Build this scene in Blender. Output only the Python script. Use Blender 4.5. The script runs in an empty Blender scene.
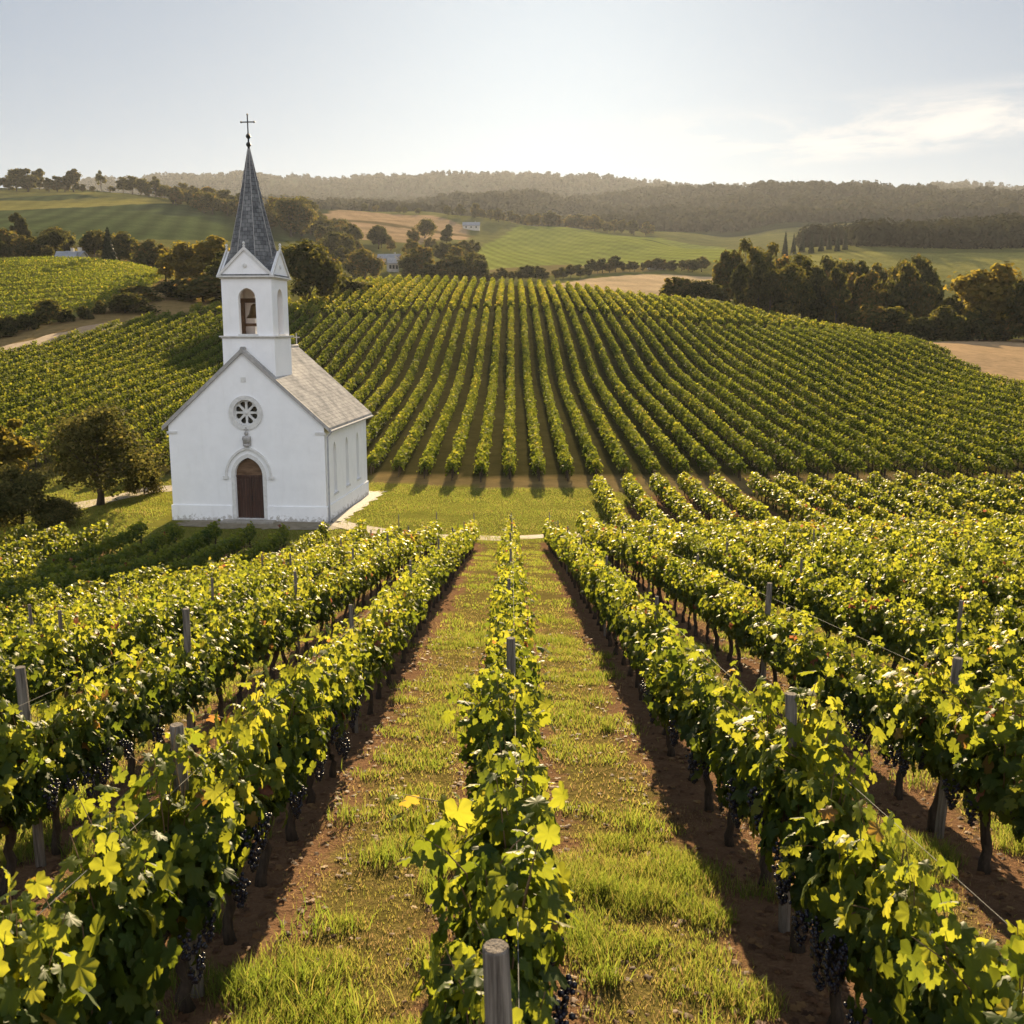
import bpy, bmesh, math, random
import numpy as np
from mathutils import Vector, Matrix
from mathutils.geometry import tessellate_polygon

random.seed(11)
RNG = np.random.default_rng(11)
R = math.radians
sc = bpy.context.scene
COL = sc.collection

# ------------------------------------------------------------------ camera, sky, sun, exposure
CZ = 11.85                      # eye height above the church's ground
FPX = 1000.0
PITCH = R(10.3)
SUN_EL, SUN_AZ = R(17.2), R(2.5)
cam_d = bpy.data.cameras.new("camera")
cam_d.sensor_width = 36.0
cam_d.lens = 36.0 * FPX / 1024.0
cam_d.clip_start, cam_d.clip_end = 0.05, 30000
cam_d.dof.use_dof = True
cam_d.dof.focus_distance = 30.0
cam_d.dof.aperture_fstop = 7.0
cam = bpy.data.objects.new("camera", cam_d)
COL.objects.link(cam)
cam.location = (0, 0, CZ)
cam.rotation_euler = (R(90) - PITCH, 0, 0)
sc.camera = cam

sun_dir = Vector((math.sin(SUN_AZ) * math.cos(SUN_EL), math.cos(SUN_AZ) * math.cos(SUN_EL), math.sin(SUN_EL)))
sl = bpy.data.lights.new("sun", 'SUN')
sl.energy = 5.0
sl.angle = R(0.53)
sl.color = (1.0, 0.77, 0.46)
so = bpy.data.objects.new("sun", sl)
COL.objects.link(so)
so.rotation_euler = sun_dir.to_track_quat('Z', 'Y').to_euler()

world = bpy.data.worlds.new("World")
sc.world = world
world.use_nodes = True
wt = world.node_tree
wn, wl = wt.nodes, wt.links
bg = wn['Background']
SKY_P, SKY_G = 0.45, 0.485
sky = wn.new('ShaderNodeTexSky')
sky.sky_type = 'NISHITA'
sky.sun_disc = False
sky.sun_elevation = SUN_EL
sky.sun_rotation = SUN_AZ
sky.altitude = 200
sky.air_density = 1.0
sky.dust_density = 1.0
sky.ozone_density = 1.0
# thin high cloud laid out on the sky's own directions
tc = wn.new('ShaderNodeTexCoord')
sep = wn.new('ShaderNodeSeparateXYZ')
wl.new(tc.outputs['Generated'], sep.inputs[0])
def wm(op, a, b=None, c=None):
    n = wn.new('ShaderNodeMath'); n.operation = op
    for i, v in enumerate((a, b, c)):
        if v is None: continue
        if isinstance(v, (int, float)): n.inputs[i].default_value = v
        else: wl.new(v, n.inputs[i])
    return n.outputs[0]
zc = wm('ADD', wm('MAXIMUM', sep.outputs[2], 0.0), 0.06)
cx, cy = wm('DIVIDE', sep.outputs[0], zc), wm('DIVIDE', sep.outputs[1], zc)
cmb = wn.new('ShaderNodeCombineXYZ')
wl.new(cx, cmb.inputs[0]); wl.new(cy, cmb.inputs[1])
nz = wn.new('ShaderNodeTexNoise')
nz.inputs['Scale'].default_value = 1.6
nz.inputs['Detail'].default_value = 9
nz.inputs['Roughness'].default_value = 0.62
nz.inputs['Distortion'].default_value = 0.4
wl.new(cmb.outputs[0], nz.inputs['Vector'])
cr = wn.new('ShaderNodeMapRange'); cr.interpolation_type = 'SMOOTHSTEP'
cr.inputs['From Min'].default_value = 0.38; cr.inputs['From Max'].default_value = 0.62
wl.new(nz.outputs['Fac'], cr.inputs['Value'])
def band(v, lo0, lo1, hi0, hi1):
    a = wn.new('ShaderNodeMapRange'); a.interpolation_type = 'SMOOTHSTEP'
    a.inputs['From Min'].default_value = lo0; a.inputs['From Max'].default_value = lo1
    b = wn.new('ShaderNodeMapRange'); b.interpolation_type = 'SMOOTHSTEP'
    b.inputs['From Min'].default_value = hi1; b.inputs['From Max'].default_value = hi0
    wl.new(v, a.inputs['Value']); wl.new(v, b.inputs['Value'])
    return wm('MULTIPLY', a.outputs[0], b.outputs[0])
az = wm('ARCTAN2', sep.outputs[0], sep.outputs[1])
# the bank of cirrus low on the right rises with azimuth
zrel = wm('SUBTRACT', sep.outputs[2], wm('MULTIPLY', az, 0.04))
cmask = wm('MULTIPLY', band(zrel, 0.132, 0.150, 0.165, 0.200), band(az, 0.0, 0.20, 1.2, 1.8))
clo = wm('MULTIPLY', cr.outputs[0], wm('MULTIPLY', cmask, 0.85))
mixc = wn.new('ShaderNodeMix'); mixc.data_type = 'RGBA'
wl.new(clo, mixc.inputs['Factor'])
# sky colour compressed and tinted: the aureole rolls off and the far side lifts
gm_ = wn.new('ShaderNodeGamma'); gm_.inputs['Gamma'].default_value = SKY_P
wl.new(sky.outputs[0], gm_.inputs['Color'])
sk = wn.new('ShaderNodeMix'); sk.data_type = 'RGBA'; sk.blend_type = 'MULTIPLY'
sk.inputs['Factor'].default_value = 1.0; sk.inputs['B'].default_value = (SKY_G * .79, SKY_G * .985, SKY_G * 1.24, 1)
wl.new(gm_.outputs[0], sk.inputs['A'])
wl.new(sk.outputs['Result'], mixc.inputs['A'])
CLOUD_COL = mixc.inputs['B']
CLOUD_COL.default_value = (2.5, 2.4, 2.25, 1)
# unseen bright cloud bank added behind the camera to lighten the shaded church front
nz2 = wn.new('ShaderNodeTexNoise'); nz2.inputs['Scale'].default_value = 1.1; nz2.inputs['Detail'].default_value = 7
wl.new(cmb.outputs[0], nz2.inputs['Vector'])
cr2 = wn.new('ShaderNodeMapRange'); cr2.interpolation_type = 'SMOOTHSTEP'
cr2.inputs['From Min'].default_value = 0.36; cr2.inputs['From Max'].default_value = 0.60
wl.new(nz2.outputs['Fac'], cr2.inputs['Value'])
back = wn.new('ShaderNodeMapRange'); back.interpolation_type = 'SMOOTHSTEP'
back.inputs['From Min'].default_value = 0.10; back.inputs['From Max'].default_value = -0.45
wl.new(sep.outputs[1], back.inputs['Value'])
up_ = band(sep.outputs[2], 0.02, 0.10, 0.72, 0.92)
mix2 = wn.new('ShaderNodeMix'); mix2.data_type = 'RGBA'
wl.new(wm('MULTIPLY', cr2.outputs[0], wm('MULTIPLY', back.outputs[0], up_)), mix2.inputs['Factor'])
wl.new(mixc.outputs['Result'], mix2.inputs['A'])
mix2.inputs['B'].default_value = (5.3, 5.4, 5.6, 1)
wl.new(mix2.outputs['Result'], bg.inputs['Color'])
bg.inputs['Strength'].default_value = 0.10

vs = sc.view_settings
vs.view_transform = 'Standard'
vs.look = 'None'
vs.exposure = 1.84
vs.gamma = 1.0
vs.use_curve_mapping = False
sc.render.engine = 'CYCLES'
cy_ = sc.cycles
cy_.max_bounces = 7
cy_.diffuse_bounces = 3
cy_.glossy_bounces = 2
cy_.transmission_bounces = 4
cy_.volume_bounces = 0
cy_.transparent_max_bounces = 6
cy_.caustics_reflective = cy_.caustics_refractive = False
cy_.sample_clamp_indirect = 6.0
try:
    cy_.use_denoising = True
    cy_.denoiser = 'OPENIMAGEDENOISE'
    cy_.denoising_input_passes = 'RGB_ALBEDO_NORMAL'
except Exception:
    pass
HAZE_DENSITY = 0.000044

# ------------------------------------------------------------------ helpers
S = 1.24                        # far distances were estimated for a church at 50 m; it stands at 62 m
def elev_tan(py):
    return math.tan(math.atan((512.0 - py) / FPX) - PITCH)
def ray(px, py):
    xc, yc = (px - 512.0) / FPX, (512.0 - py) / FPX
    return Vector((xc, math.cos(PITCH) + yc * math.sin(PITCH), -math.sin(PITCH) + yc * math.cos(PITCH)))
def P(px, py, d):
    r = ray(px, py)
    return Vector((0, 0, CZ)) + r * (d / r.y)
def XY(px, d, py=330):
    p = P(px, py, d)
    return (p.x, p.y)

def tag(o, label, cat, group=None, kind=None):
    o['label'] = label
    if cat: o['category'] = cat
    if group: o['group'] = group
    if kind: o['kind'] = kind
    return o
def empty(name, loc, rz=0.0, s=1.0):
    o = bpy.data.objects.new(name, None)
    COL.objects.link(o)
    o.location = loc; o.rotation_euler = (0, 0, rz); o.scale = (s, s, s)
    o.empty_display_size = 0.2
    return o
def link(name, me, parent=None, loc=(0, 0, 0), rz=0.0, s=1.0):
    o = bpy.data.objects.new(name, me)
    COL.objects.link(o)
    o.parent = parent
    o.location = loc; o.rotation_euler = (0, 0, rz)
    o.scale = s if isinstance(s, tuple) else (s, s, s)
    return o
def np_mesh(name, V, faces, mat, attrs=None, smooth=False):
    """faces: list of int arrays (n,k)"""
    me = bpy.data.meshes.new(name)
    V = np.asarray(V, np.float32)
    me.vertices.add(len(V))
    me.vertices.foreach_set('co', V.ravel())
    faces = [np.asarray(f, np.int32) for f in faces if len(f)]
    tot = np.concatenate([np.full(len(f), f.shape[1], np.int32) for f in faces])
    idx = np.concatenate([f.ravel() for f in faces])
    me.loops.add(len(idx))
    me.loops.foreach_set('vertex_index', idx)
    me.polygons.add(len(tot))
    st = np.zeros(len(tot), np.int32); st[1:] = np.cumsum(tot)[:-1]
    me.polygons.foreach_set('loop_start', st)
    me.polygons.foreach_set('loop_total', tot)
    if smooth:
        me.polygons.foreach_set('use_smooth', np.ones(len(tot), bool))
    for k, a in (attrs or {}).items():
        a = np.asarray(a, np.float32)
        if a.ndim == 1:
            at = me.attributes.new(k, 'FLOAT', 'POINT'); at.data.foreach_set('value', a)
        else:
            at = me.attributes.new(k, 'FLOAT_COLOR', 'POINT'); at.data.foreach_set('color', a.ravel())
    me.update(calc_edges=True)
    me.materials.append(mat)
    return me

class MB:
    """collects shapes and links them as ONE mesh"""
    def __init__(s): s.v = []; s.f = []
    def add(s, vs, fs, M=None):
        b = len(s.v)
        for p in vs:
            p = Vector(p)
            s.v.append(M @ p if M else p)
        s.f += [tuple(b + i for i in f) for f in fs]
        return s
    def box(s, a, b, M=None):
        x0, y0, z0 = a; x1, y1, z1 = b
        vs = [(x0,y0,z0),(x1,y0,z0),(x1,y1,z0),(x0,y1,z0),(x0,y0,z1),(x1,y0,z1),(x1,y1,z1),(x0,y1,z1)]
        return s.add(vs, [(0,3,2,1),(4,5,6,7),(0,1,5,4),(1,2,6,5),(2,3,7,6),(3,0,4,7)], M)
    def slab(s, loops, y0, y1, M=None):
        """2D loops (x,z): outer then holes, extruded from y0 to y1"""
        pts = [p for l in loops for p in l]
        tris = tessellate_polygon([[Vector((p[0], p[1], 0)) for p in l] for l in loops])
        n = len(pts)
        vs = [(p[0], y0, p[1]) for p in pts] + [(p[0], y1, p[1]) for p in pts]
        fs = [tuple(t) for t in tris] + [tuple(n + i for i in reversed(t)) for t in tris]
        b = 0
        for l in loops:
            m = len(l)
            for i in range(m):
                j = (i + 1) % m
                fs.append((b + i, b + j, n + b + j, n + b + i))
            b += m
        return s.add(vs, fs, M)
    def tube(s, pts, rad, seg=8, M=None, cap=True):
        pts = [Vector(p) for p in pts]
        if not hasattr(rad, '__len__'): rad = [rad] * len(pts)
        vs, fs = [], []
        for i, p in enumerate(pts):
            t = (pts[min(i + 1, len(pts) - 1)] - pts[max(i - 1, 0)]).normalized()
            a = t.orthogonal() if abs(t.z) > .9 else t.cross(Vector((0, 0, 1)))
            if abs(t.z) > .9: a = Vector((1, 0, 0)) - t * t.x
            a.normalize(); b_ = t.cross(a)
            for k in range(seg):
                th = 2 * math.pi * k / seg
                vs.append(p + (a * math.cos(th) + b_ * math.sin(th)) * rad[i])
        for i in range(len(pts) - 1):
            for k in range(seg):
                k2 = (k + 1) % seg
                fs.append((i*seg+k, i*seg+k2, (i+1)*seg+k2, (i+1)*seg+k))
        if cap:
            fs.append(tuple(range(seg))[::-1]); e = (len(pts) - 1) * seg
            fs.append(tuple(e + k for k in range(seg)))
        return s.add(vs, fs, M)
    def lathe(s, prof, seg=16, M=None):
        vs, fs = [], []
        for r, z in prof:
            for k in range(seg):
                th = 2 * math.pi * (k + .5) / seg
                vs.append((r * math.cos(th), r * math.sin(th), z))
        for i in range(len(prof) - 1):
            for k in range(seg):
                k2 = (k + 1) % seg
                fs.append((i*seg+k, i*seg+k2, (i+1)*seg+k2, (i+1)*seg+k))
        fs.append(tuple(range(seg))[::-1]); e = (len(prof) - 1) * seg
        fs.append(tuple(e + k for k in range(seg)))
        return s.add(vs, fs, M)
    def mesh(s, name, mat, smooth=False, bevel=0.0):
        bm = bmesh.new()
        vv = [bm.verts.new(v) for v in s.v]
        for f in s.f:
            try: bm.faces.new([vv[i] for i in f])
            except ValueError: pass
        bmesh.ops.recalc_face_normals(bm, faces=bm.faces)
        me = bpy.data.meshes.new(name)
        bm.to_mesh(me); bm.free()
        if smooth:
            me.polygons.foreach_set('use_smooth', np.ones(len(me.polygons), bool))
        me.materials.append(mat)
        return me
    def build(s, name, mat, parent=None, smooth=False, loc=(0, 0, 0), rz=0.0):
        return link(name, s.mesh(name, mat, smooth), parent, loc, rz)
def Tm(x=0, y=0, z=0, rz=0.0):
    return Matrix.Translation((x, y, z)) @ Matrix.Rotation(rz, 4, 'Z')

# ------------------------------------------------------------------ materials
def new_mat(name):
    m = bpy.data.materials.new(name); m.use_nodes = True
    nt = m.node_tree
    return m, nt, nt.nodes, nt.links, nt.nodes['Principled BSDF'], nt.nodes['Material Output']
def ramp(nodes, stops):
    r = nodes.new('ShaderNodeValToRGB')
    e = r.color_ramp.elements
    while len(e) < len(stops): e.new(0.5)
    for el, (p, c) in zip(e, stops):
        el.position = p; el.color = (*c, 1)
    return r
def noise(nodes, links, scale, detail=5, rough=.6, vec=None, dim='3D'):
    n = nodes.new('ShaderNodeTexNoise')
    n.inputs['Scale'].default_value = scale; n.inputs['Detail'].default_value = detail
    n.inputs['Roughness'].default_value = rough
    if vec is not None: links.new(vec, n.inputs['Vector'])
    return n
def math_n(nodes, links, op, a, b=None):
    n = nodes.new('ShaderNodeMath'); n.operation = op
    for i, v in enumerate((a, b)):
        if v is None: continue
        if isinstance(v, (int, float)): n.inputs[i].default_value = v
        else: links.new(v, n.inputs[i])
    return n.outputs[0]
def mix_rgb(nodes, links, fac, a, b, mode='MIX'):
    n = nodes.new('ShaderNodeMix'); n.data_type = 'RGBA'; n.blend_type = mode
    for k, v in (('Factor', fac), ('A', a), ('B', b)):
        if isinstance(v, (int, float)): n.inputs[k].default_value = v
        elif isinstance(v, tuple): n.inputs[k].default_value = (*v, 1)
        else: links.new(v, n.inputs[k])
    return n.outputs['Result']
def bump(nodes, links, bsdf, height, strength=.3, dist=.02):
    b = nodes.new('ShaderNodeBump')
    b.inputs['Strength'].default_value = strength; b.inputs['Distance'].default_value = dist
    links.new(height, b.inputs['Height']); links.new(b.outputs[0], bsdf.inputs['Normal'])

def noisy(name, c0, c1, scale, rough=.8, bump_s=.0, bump_scale=None, coord='Object', stretch=None, spec=.3, metallic=0, bdist=.02):
    m, nt, N, L, B, O = new_mat(name)
    t = N.new('ShaderNodeTexCoord')
    vec = t.outputs[coord]
    if stretch:
        mp = N.new('ShaderNodeMapping'); mp.inputs['Scale'].default_value = stretch
        L.new(vec, mp.inputs[0]); vec = mp.outputs[0]
    n = noise(N, L, scale, 6, .65, vec)
    r = ramp(N, [(.3, c0), (.7, c1)])
    L.new(n.outputs['Fac'], r.inputs[0]); L.new(r.outputs[0], B.inputs['Base Color'])
    B.inputs['Roughness'].default_value = rough
    B.inputs['Specular IOR Level'].default_value = spec
    B.inputs['Metallic'].default_value = metallic
    if bump_s:
        n2 = noise(N, L, bump_scale or scale * 4, 4, .6, vec)
        bump(N, L, B, n2.outputs['Fac'], bump_s, bdist)
    return m

def leaf_mat(name, stops, tstops, trans=.45, rough=.45, spec=.35, objvar=.25, big=0.0):
    m, nt, N, L, B, O = new_mat(name)
    at = N.new('ShaderNodeAttribute'); at.attribute_name = 'lr'
    oi = N.new('ShaderNodeObjectInfo')
    v = math_n(N, L, 'ADD', at.outputs['Fac'], math_n(N, L, 'MULTIPLY', math_n(N, L, 'SUBTRACT', oi.outputs['Random'], .5), objvar))
    if big:
        g = N.new('ShaderNodeNewGeometry')
        bn = noise(N, L, big, 3, .5, g.outputs['Position'])
        v = math_n(N, L, 'ADD', v, math_n(N, L, 'MULTIPLY', math_n(N, L, 'SUBTRACT', bn.outputs['Fac'], .5), .55))
    r0, r1 = ramp(N, stops), ramp(N, tstops)
    L.new(v, r0.inputs[0]); L.new(v, r1.inputs[0])
    L.new(r0.outputs[0], B.inputs['Base Color'])
    B.inputs['Roughness'].default_value = rough
    B.inputs['Specular IOR Level'].default_value = spec
    tr = N.new('ShaderNodeBsdfTranslucent')
    L.new(r1.outputs[0], tr.inputs['Color'])
    mx = N.new('ShaderNodeMixShader'); mx.inputs[0].default_value = trans
    L.new(B.outputs[0], mx.inputs[1]); L.new(tr.outputs[0], mx.inputs[2])
    L.new(mx.outputs[0], O.inputs['Surface'])
    return m

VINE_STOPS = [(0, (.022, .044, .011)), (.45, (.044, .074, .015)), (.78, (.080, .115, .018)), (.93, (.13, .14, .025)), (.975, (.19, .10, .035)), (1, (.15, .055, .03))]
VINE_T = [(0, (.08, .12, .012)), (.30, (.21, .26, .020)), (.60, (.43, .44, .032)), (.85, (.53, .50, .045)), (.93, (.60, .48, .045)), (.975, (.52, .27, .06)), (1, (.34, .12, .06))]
M_LEAF = leaf_mat("grape_leaf", VINE_STOPS, VINE_T, .46, .52, .16, .16)
M_LEAF_FAR = leaf_mat("far_vine_leaf", [(0, (.028, .050, .010)), (.5, (.052, .085, .014)), (.85, (.10, .125, .02)), (1, (.17, .14, .03))],
                      [(0, (.09, .13, .014)), (.5, (.23, .26, .022)), (.85, (.42, .40, .035)), (1, (.52, .40, .05))], .42, .7, .05, .10, .03)
M_TREE = leaf_mat("tree_leaf", [(0, (.018, .022, .008)), (.5, (.038, .046, .014)), (.85, (.078, .070, .022)), (1, (.13, .085, .03))],
                  [(0, (.06, .07, .014)), (.5, (.15, .14, .025)), (.85, (.28, .21, .04)), (1, (.38, .22, .05))], .48, .8, .02, .55)
M_GOLD = leaf_mat("golden_tree_leaf", [(0, (.045, .045, .012)), (.5, (.095, .080, .018)), (1, (.19, .13, .03))], [(0, (.16, .15, .02)), (.5, (.36, .28, .035)), (1, (.55, .38, .06))], .5, .8, .02, .3)
M_FARWOOD = leaf_mat("far_wood_leaf", [(0, (.016, .020, .012)), (1, (.040, .040, .022))], [(0, (.03, .035, .015)), (1, (.08, .07, .03))], .2, .9, .0, 0)
M_OLIVE = leaf_mat("olive_leaf", [(0, (.032, .036, .012)), (.5, (.070, .068, .024)), (1, (.15, .125, .045))],
                   [(0, (.07, .08, .02)), (.5, (.20, .18, .04)), (1, (.38, .30, .07))], .42, .8, .02, .3)
M_CONIFER = leaf_mat("conifer_needles", [(0, (.010, .018, .008)), (1, (.03, .042, .016))], [(0, (.02, .03, .01)), (1, (.06, .07, .02))], .15, .7, .2, .2)
M_GRASS = leaf_mat("grass_blade", [(0, (.045, .075, .014)), (.5, (.085, .115, .020)), (.85, (.17, .15, .04)), (1, (.22, .145, .07))],
                   [(0, (.17, .25, .03)), (.5, (.30, .36, .045)), (.85, (.44, .38, .09)), (1, (.38, .26, .12))], .45, .6, .2, 0, .8)
M_LITTER = leaf_mat("fallen_leaf", [(0, (.05, .026, .014)), (.5, (.12, .058, .028)), (.85, (.21, .12, .05)), (1, (.32, .24, .08))],
                    [(0, (.06, .03, .01)), (1, (.3, .2, .06))], .2, .7, .2, 0)
M_BARK = noisy("vine_bark", (.022, .016, .012), (.075, .055, .040), 30, .9, .8, 60, stretch=(1, 1, .2))
M_CANE = noisy("vine_cane", (.10, .06, .03), (.19, .12, .06), 20, .7)
M_TREEBARK = noisy("tree_bark", (.03, .022, .016), (.09, .07, .05), 8, .9, .6, 20, stretch=(1, 1, .25))
M_POST = noisy("weathered_wood", (.060, .050, .042), (.27, .235, .20), 55, .9, 1.0, 70, stretch=(1, 1, .05), spec=.1, bdist=.012)
M_WIRE = noisy("galvanised_wire", (.08, .08, .078), (.16, .16, .155), 5, .75, spec=.2, metallic=.2)

def grape_mat():
    m, nt, N, L, B, O = new_mat("grape_skin")
    t = N.new('ShaderNodeTexCoord')
    n = noise(N, L, 30, 3, .6, t.outputs['Object'])
    r = ramp(N, [(.35, (.005, .005, .012)), (.7, (.020, .019, .042))])
    L.new(n.outputs['Fac'], r.inputs[0]); L.new(r.outputs[0], B.inputs['Base Color'])
    B.inputs['Roughness'].default_value = .38
    return m
M_GRAPE = grape_mat()

def plaster_mat():
    m, nt, N, L, B, O = new_mat("whitewashed_plaster")
    g = N.new('ShaderNodeTexCoord')
    n1 = noise(N, L, .9, 6, .7, g.outputs['Object'])
    mp = N.new('ShaderNodeMapping'); mp.inputs['Scale'].default_value = (3.0, 3.0, .35)
    L.new(g.outputs['Object'], mp.inputs[0])
    n2 = noise(N, L, 1.4, 5, .7, mp.outputs[0])
    r1 = ramp(N, [(.25, (.82, .82, .83)), (.6, (.90, .90, .91))])
    L.new(n1.outputs['Fac'], r1.inputs[0])
    r2 = ramp(N, [(.26, (.93, .925, .91)), (.46, (1, 1, 1))])
    L.new(n2.outputs['Fac'], r2.inputs[0])
    c = mix_rgb(N, L, .8, r1.outputs[0], r2.outputs[0], 'MULTIPLY')
    # damp, flaking limewash close to the ground
    sp = N.new('ShaderNodeSeparateXYZ'); L.new(g.outputs['Object'], sp.inputs[0])
    n3 = noise(N, L, 5.5, 8, .75, g.outputs['Object'])
    lim = math_n(N, L, 'ADD', math_n(N, L, 'MULTIPLY', sp.outputs[2], .55), .38)
    mk = N.new('ShaderNodeMapRange'); L.new(math_n(N, L, 'SUBTRACT', n3.outputs['Fac'], lim), mk.inputs['Value'])
    mk.inputs['From Min'].default_value = 0; mk.inputs['From Max'].default_value = .10
    c = mix_rgb(N, L, math_n(N, L, 'MULTIPLY', mk.outputs[0], .75), c, (.36, .33, .29))
    L.new(c, B.inputs['Base Color'])
    B.inputs['Roughness'].default_value = .9
    B.inputs['Specular IOR Level'].default_value = .2
    n4 = noise(N, L, 14, 5, .6, g.outputs['Object'])
    bump(N, L, B, n4.outputs['Fac'], .35, .02)
    return m
M_PLASTER = plaster_mat()
M_TRIM = noisy("limestone_trim", (.55, .54, .52), (.74, .73, .71), 5, .85, .3, 20)
M_STONE = noisy("grey_coping_stone", (.26, .25, .24), (.45, .43, .41), 4, .85, .4, 18)
M_APRON = noisy("step_stone", (.22, .20, .17), (.40, .37, .32), 6, .9, .5, 22)
M_IRON = noisy("dark_iron", (.02, .02, .022), (.05, .05, .05), 10, .5, spec=.5, metallic=.6)
M_BRONZE = noisy("bell_bronze", (.10, .06, .025), (.22, .14, .06), 6, .45, metallic=.8)
M_BELLWOOD = noisy("belfry_timber", (.08, .045, .025), (.20, .12, .07), 6, .8, .4, 15, stretch=(.3, 1, 1))
M_PIPE = noisy("zinc_pipe", (.30, .31, .33), (.42, .42, .44), 6, .85, spec=.05)
def glass_mat(name, c, rough=.12):
    m, nt, N, L, B, O = new_mat(name)
    t = N.new('ShaderNodeTexCoord'); n = noise(N, L, 3, 3, .5, t.outputs['Object'])
    r = ramp(N, [(.3, tuple(x * .6 for x in c)), (.7, c)])
    L.new(n.outputs['Fac'], r.inputs[0]); L.new(r.outputs[0], B.inputs['Base Color'])
    B.inputs['Roughness'].default_value = rough
    B.inputs['Specular IOR Level'].default_value = .6
    bump(N, L, B, n.outputs['Fac'], .1, .02)
    return m
M_GLASS = glass_mat("dark_leaded_glass", (.055, .055, .05))
M_FROST = glass_mat("pale_frosted_glass", (.21, .225, .24), .3)

def door_mat():
    m, nt, N, L, B, O = new_mat("dark_oak_door")
    t = N.new('ShaderNodeTexCoord')
    mp = N.new('ShaderNodeMapping'); mp.inputs['Scale'].default_value = (6, 6, .5)
    L.new(t.outputs['Object'], mp.inputs[0])
    n = noise(N, L, 3, 6, .6, mp.outputs[0])
    r = ramp(N, [(.3, (.026, .010, .006)), (.7, (.078, .031, .017))])
    L.new(n.outputs['Fac'], r.inputs[0])
    w = N.new('ShaderNodeTexWave'); w.wave_type = 'BANDS'; w.bands_direction = 'X'
    w.inputs['Scale'].default_value = 2.3; w.inputs['Distortion'].default_value = 0
    L.new(t.outputs['Object'], w.inputs['Vector'])
    gr = ramp(N, [(0, (.25, .25, .25)), (.12, (1, 1, 1))]); L.new(w.outputs['Fac'], gr.inputs[0])
    L.new(mix_rgb(N, L, 1.0, r.outputs[0], gr.outputs[0], 'MULTIPLY'), B.inputs['Base Color'])
    B.inputs['Roughness'].default_value = .55
    bump(N, L, B, w.outputs['Fac'], .4, .02)
    return m
M_DOOR = door_mat()

def course_mat(name, c0, c1, cmort, sx, sz, patch, rough=.75, axis='UV'):
    """roofing in courses, mapped on the mesh's own uv in metres"""
    m, nt, N, L, B, O = new_mat(name)
    t = N.new('ShaderNodeTexCoord')
    br = N.new('ShaderNodeTexBrick')
    br.inputs['Scale'].default_value = 1.0
    br.inputs['Mortar Size'].default_value = .012
    br.inputs['Mortar Smooth'].default_value = .4
    br.inputs['Brick Width'].default_value = sx; br.inputs['Row Height'].default_value = sz
    br.inputs['Color1'].default_value = (*c0, 1); br.inputs['Color2'].default_value = (*c1, 1)
    br.inputs['Mortar'].default_value = (*cmort, 1)
    L.new(t.outputs['UV'], br.inputs['Vector'])
    n = noise(N, L, 1.2, 7, .7, t.outputs['Object'])
    r = ramp(N, [(.35, (.62, .62, .62)), (.62, patch)])
    L.new(n.outputs['Fac'], r.inputs[0])
    L.new(mix_rgb(N, L, 1, br.outputs['Color'], r.outputs[0], 'MULTIPLY'), B.inputs['Base Color'])
    B.inputs['Roughness'].default_value = rough
    B.inputs['Specular IOR Level'].default_value = 0
    bump(N, L, B, br.outputs['Fac'], -.5 if False else .5, -.02)
    return m
M_ROOF = course_mat("weathered_roof_tiles", (.40, .39, .38), (.48, .47, .455), (.27, .265, .26), .27, .22, (1.12, 1.09, 1.06))
M_SLATE = course_mat("blue_grey_slate", (.115, .12, .13), (.20, .205, .215), (.055, .056, .06), .26, .20, (1.3, 1.28, 1.22), .55)
def uv_by_slope(me):
    """uv in metres: u along the horizontal of each face, v up its slope"""
    uv = me.uv_layers.new(name='UVMap')
    for p in me.polygons:
        n = p.normal
        h = Vector((0, 0, 1)).cross(n)
        h = h.normalized() if h.length > 1e-4 else Vector((1, 0, 0))
        s = n.cross(h)
        for li in p.loop_indices:
            co = me.vertices[me.loops[li].vertex_index].co
            uv.data[li].uv = (co.dot(h), co.dot(s))

# ------------------------------------------------------------------ terrain heights
# middle line of the land: straight vineyard slope, flat by the church, then the vine hill, a hidden valley and the hills behind
def zpy(py, d): return CZ + d * elev_tan(py)
base_pts = [(-60, 15.5), (-30, 12.4), (-10, 9.85), (0, 8.35), (10, 6.85), (20, 5.35), (30, 3.85), (40, 2.30), (48, .95), (54, .05), (58, -.08), (62, .0), (68, .0), (74, .06)]
for py, d in [(482, 62), (440, 77), (392, 104), (343, 130), (312, 155), (298, 172), (290.5, 190), (286.5, 205)]:
    base_pts.append((d * S, zpy(py, d * S)))
for py, d in [(293, 240), (300, 290), (291, 340), (272, 450), (258, 560), (240, 760), (230, 900)]:
    base_pts.append((d * S, zpy(py, d * S)))
base_pts += [(1300, 150), (1750, 225), (2600, 335), (3600, 480), (4300, 470), (6500, 300)]
bx = np.array([p[0] for p in base_pts], float); bz = np.array([p[1] for p in base_pts], float)
def pchip_slopes(x, y):
    h = np.diff(x); dl = np.diff(y) / h
    m = np.zeros_like(y)
    m[0], m[-1] = dl[0], dl[-1]
    for i in range(1, len(x) - 1):
        if dl[i-1] * dl[i] > 0:
            w1, w2 = 2*h[i] + h[i-1], h[i] + 2*h[i-1]
            m[i] = (w1 + w2) / (w1 / dl[i-1] + w2 / dl[i])
    return m
bm_ = pchip_slopes(bx, bz)
def z0(d):
    d = np.clip(np.asarray(d, float), bx[0], bx[-1])
    i = np.clip(np.searchsorted(bx, d) - 1, 0, len(bx) - 2)
    h = bx[i+1] - bx[i]; t = (d - bx[i]) / h
    return ((1+2*t)*(1-t)**2*bz[i] + t*(1-t)**2*h*bm_[i] + t*t*(3-2*t)*bz[i+1] + t*t*(t-1)*h*bm_[i+1])
CC = 60.0
ctrl = []
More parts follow.
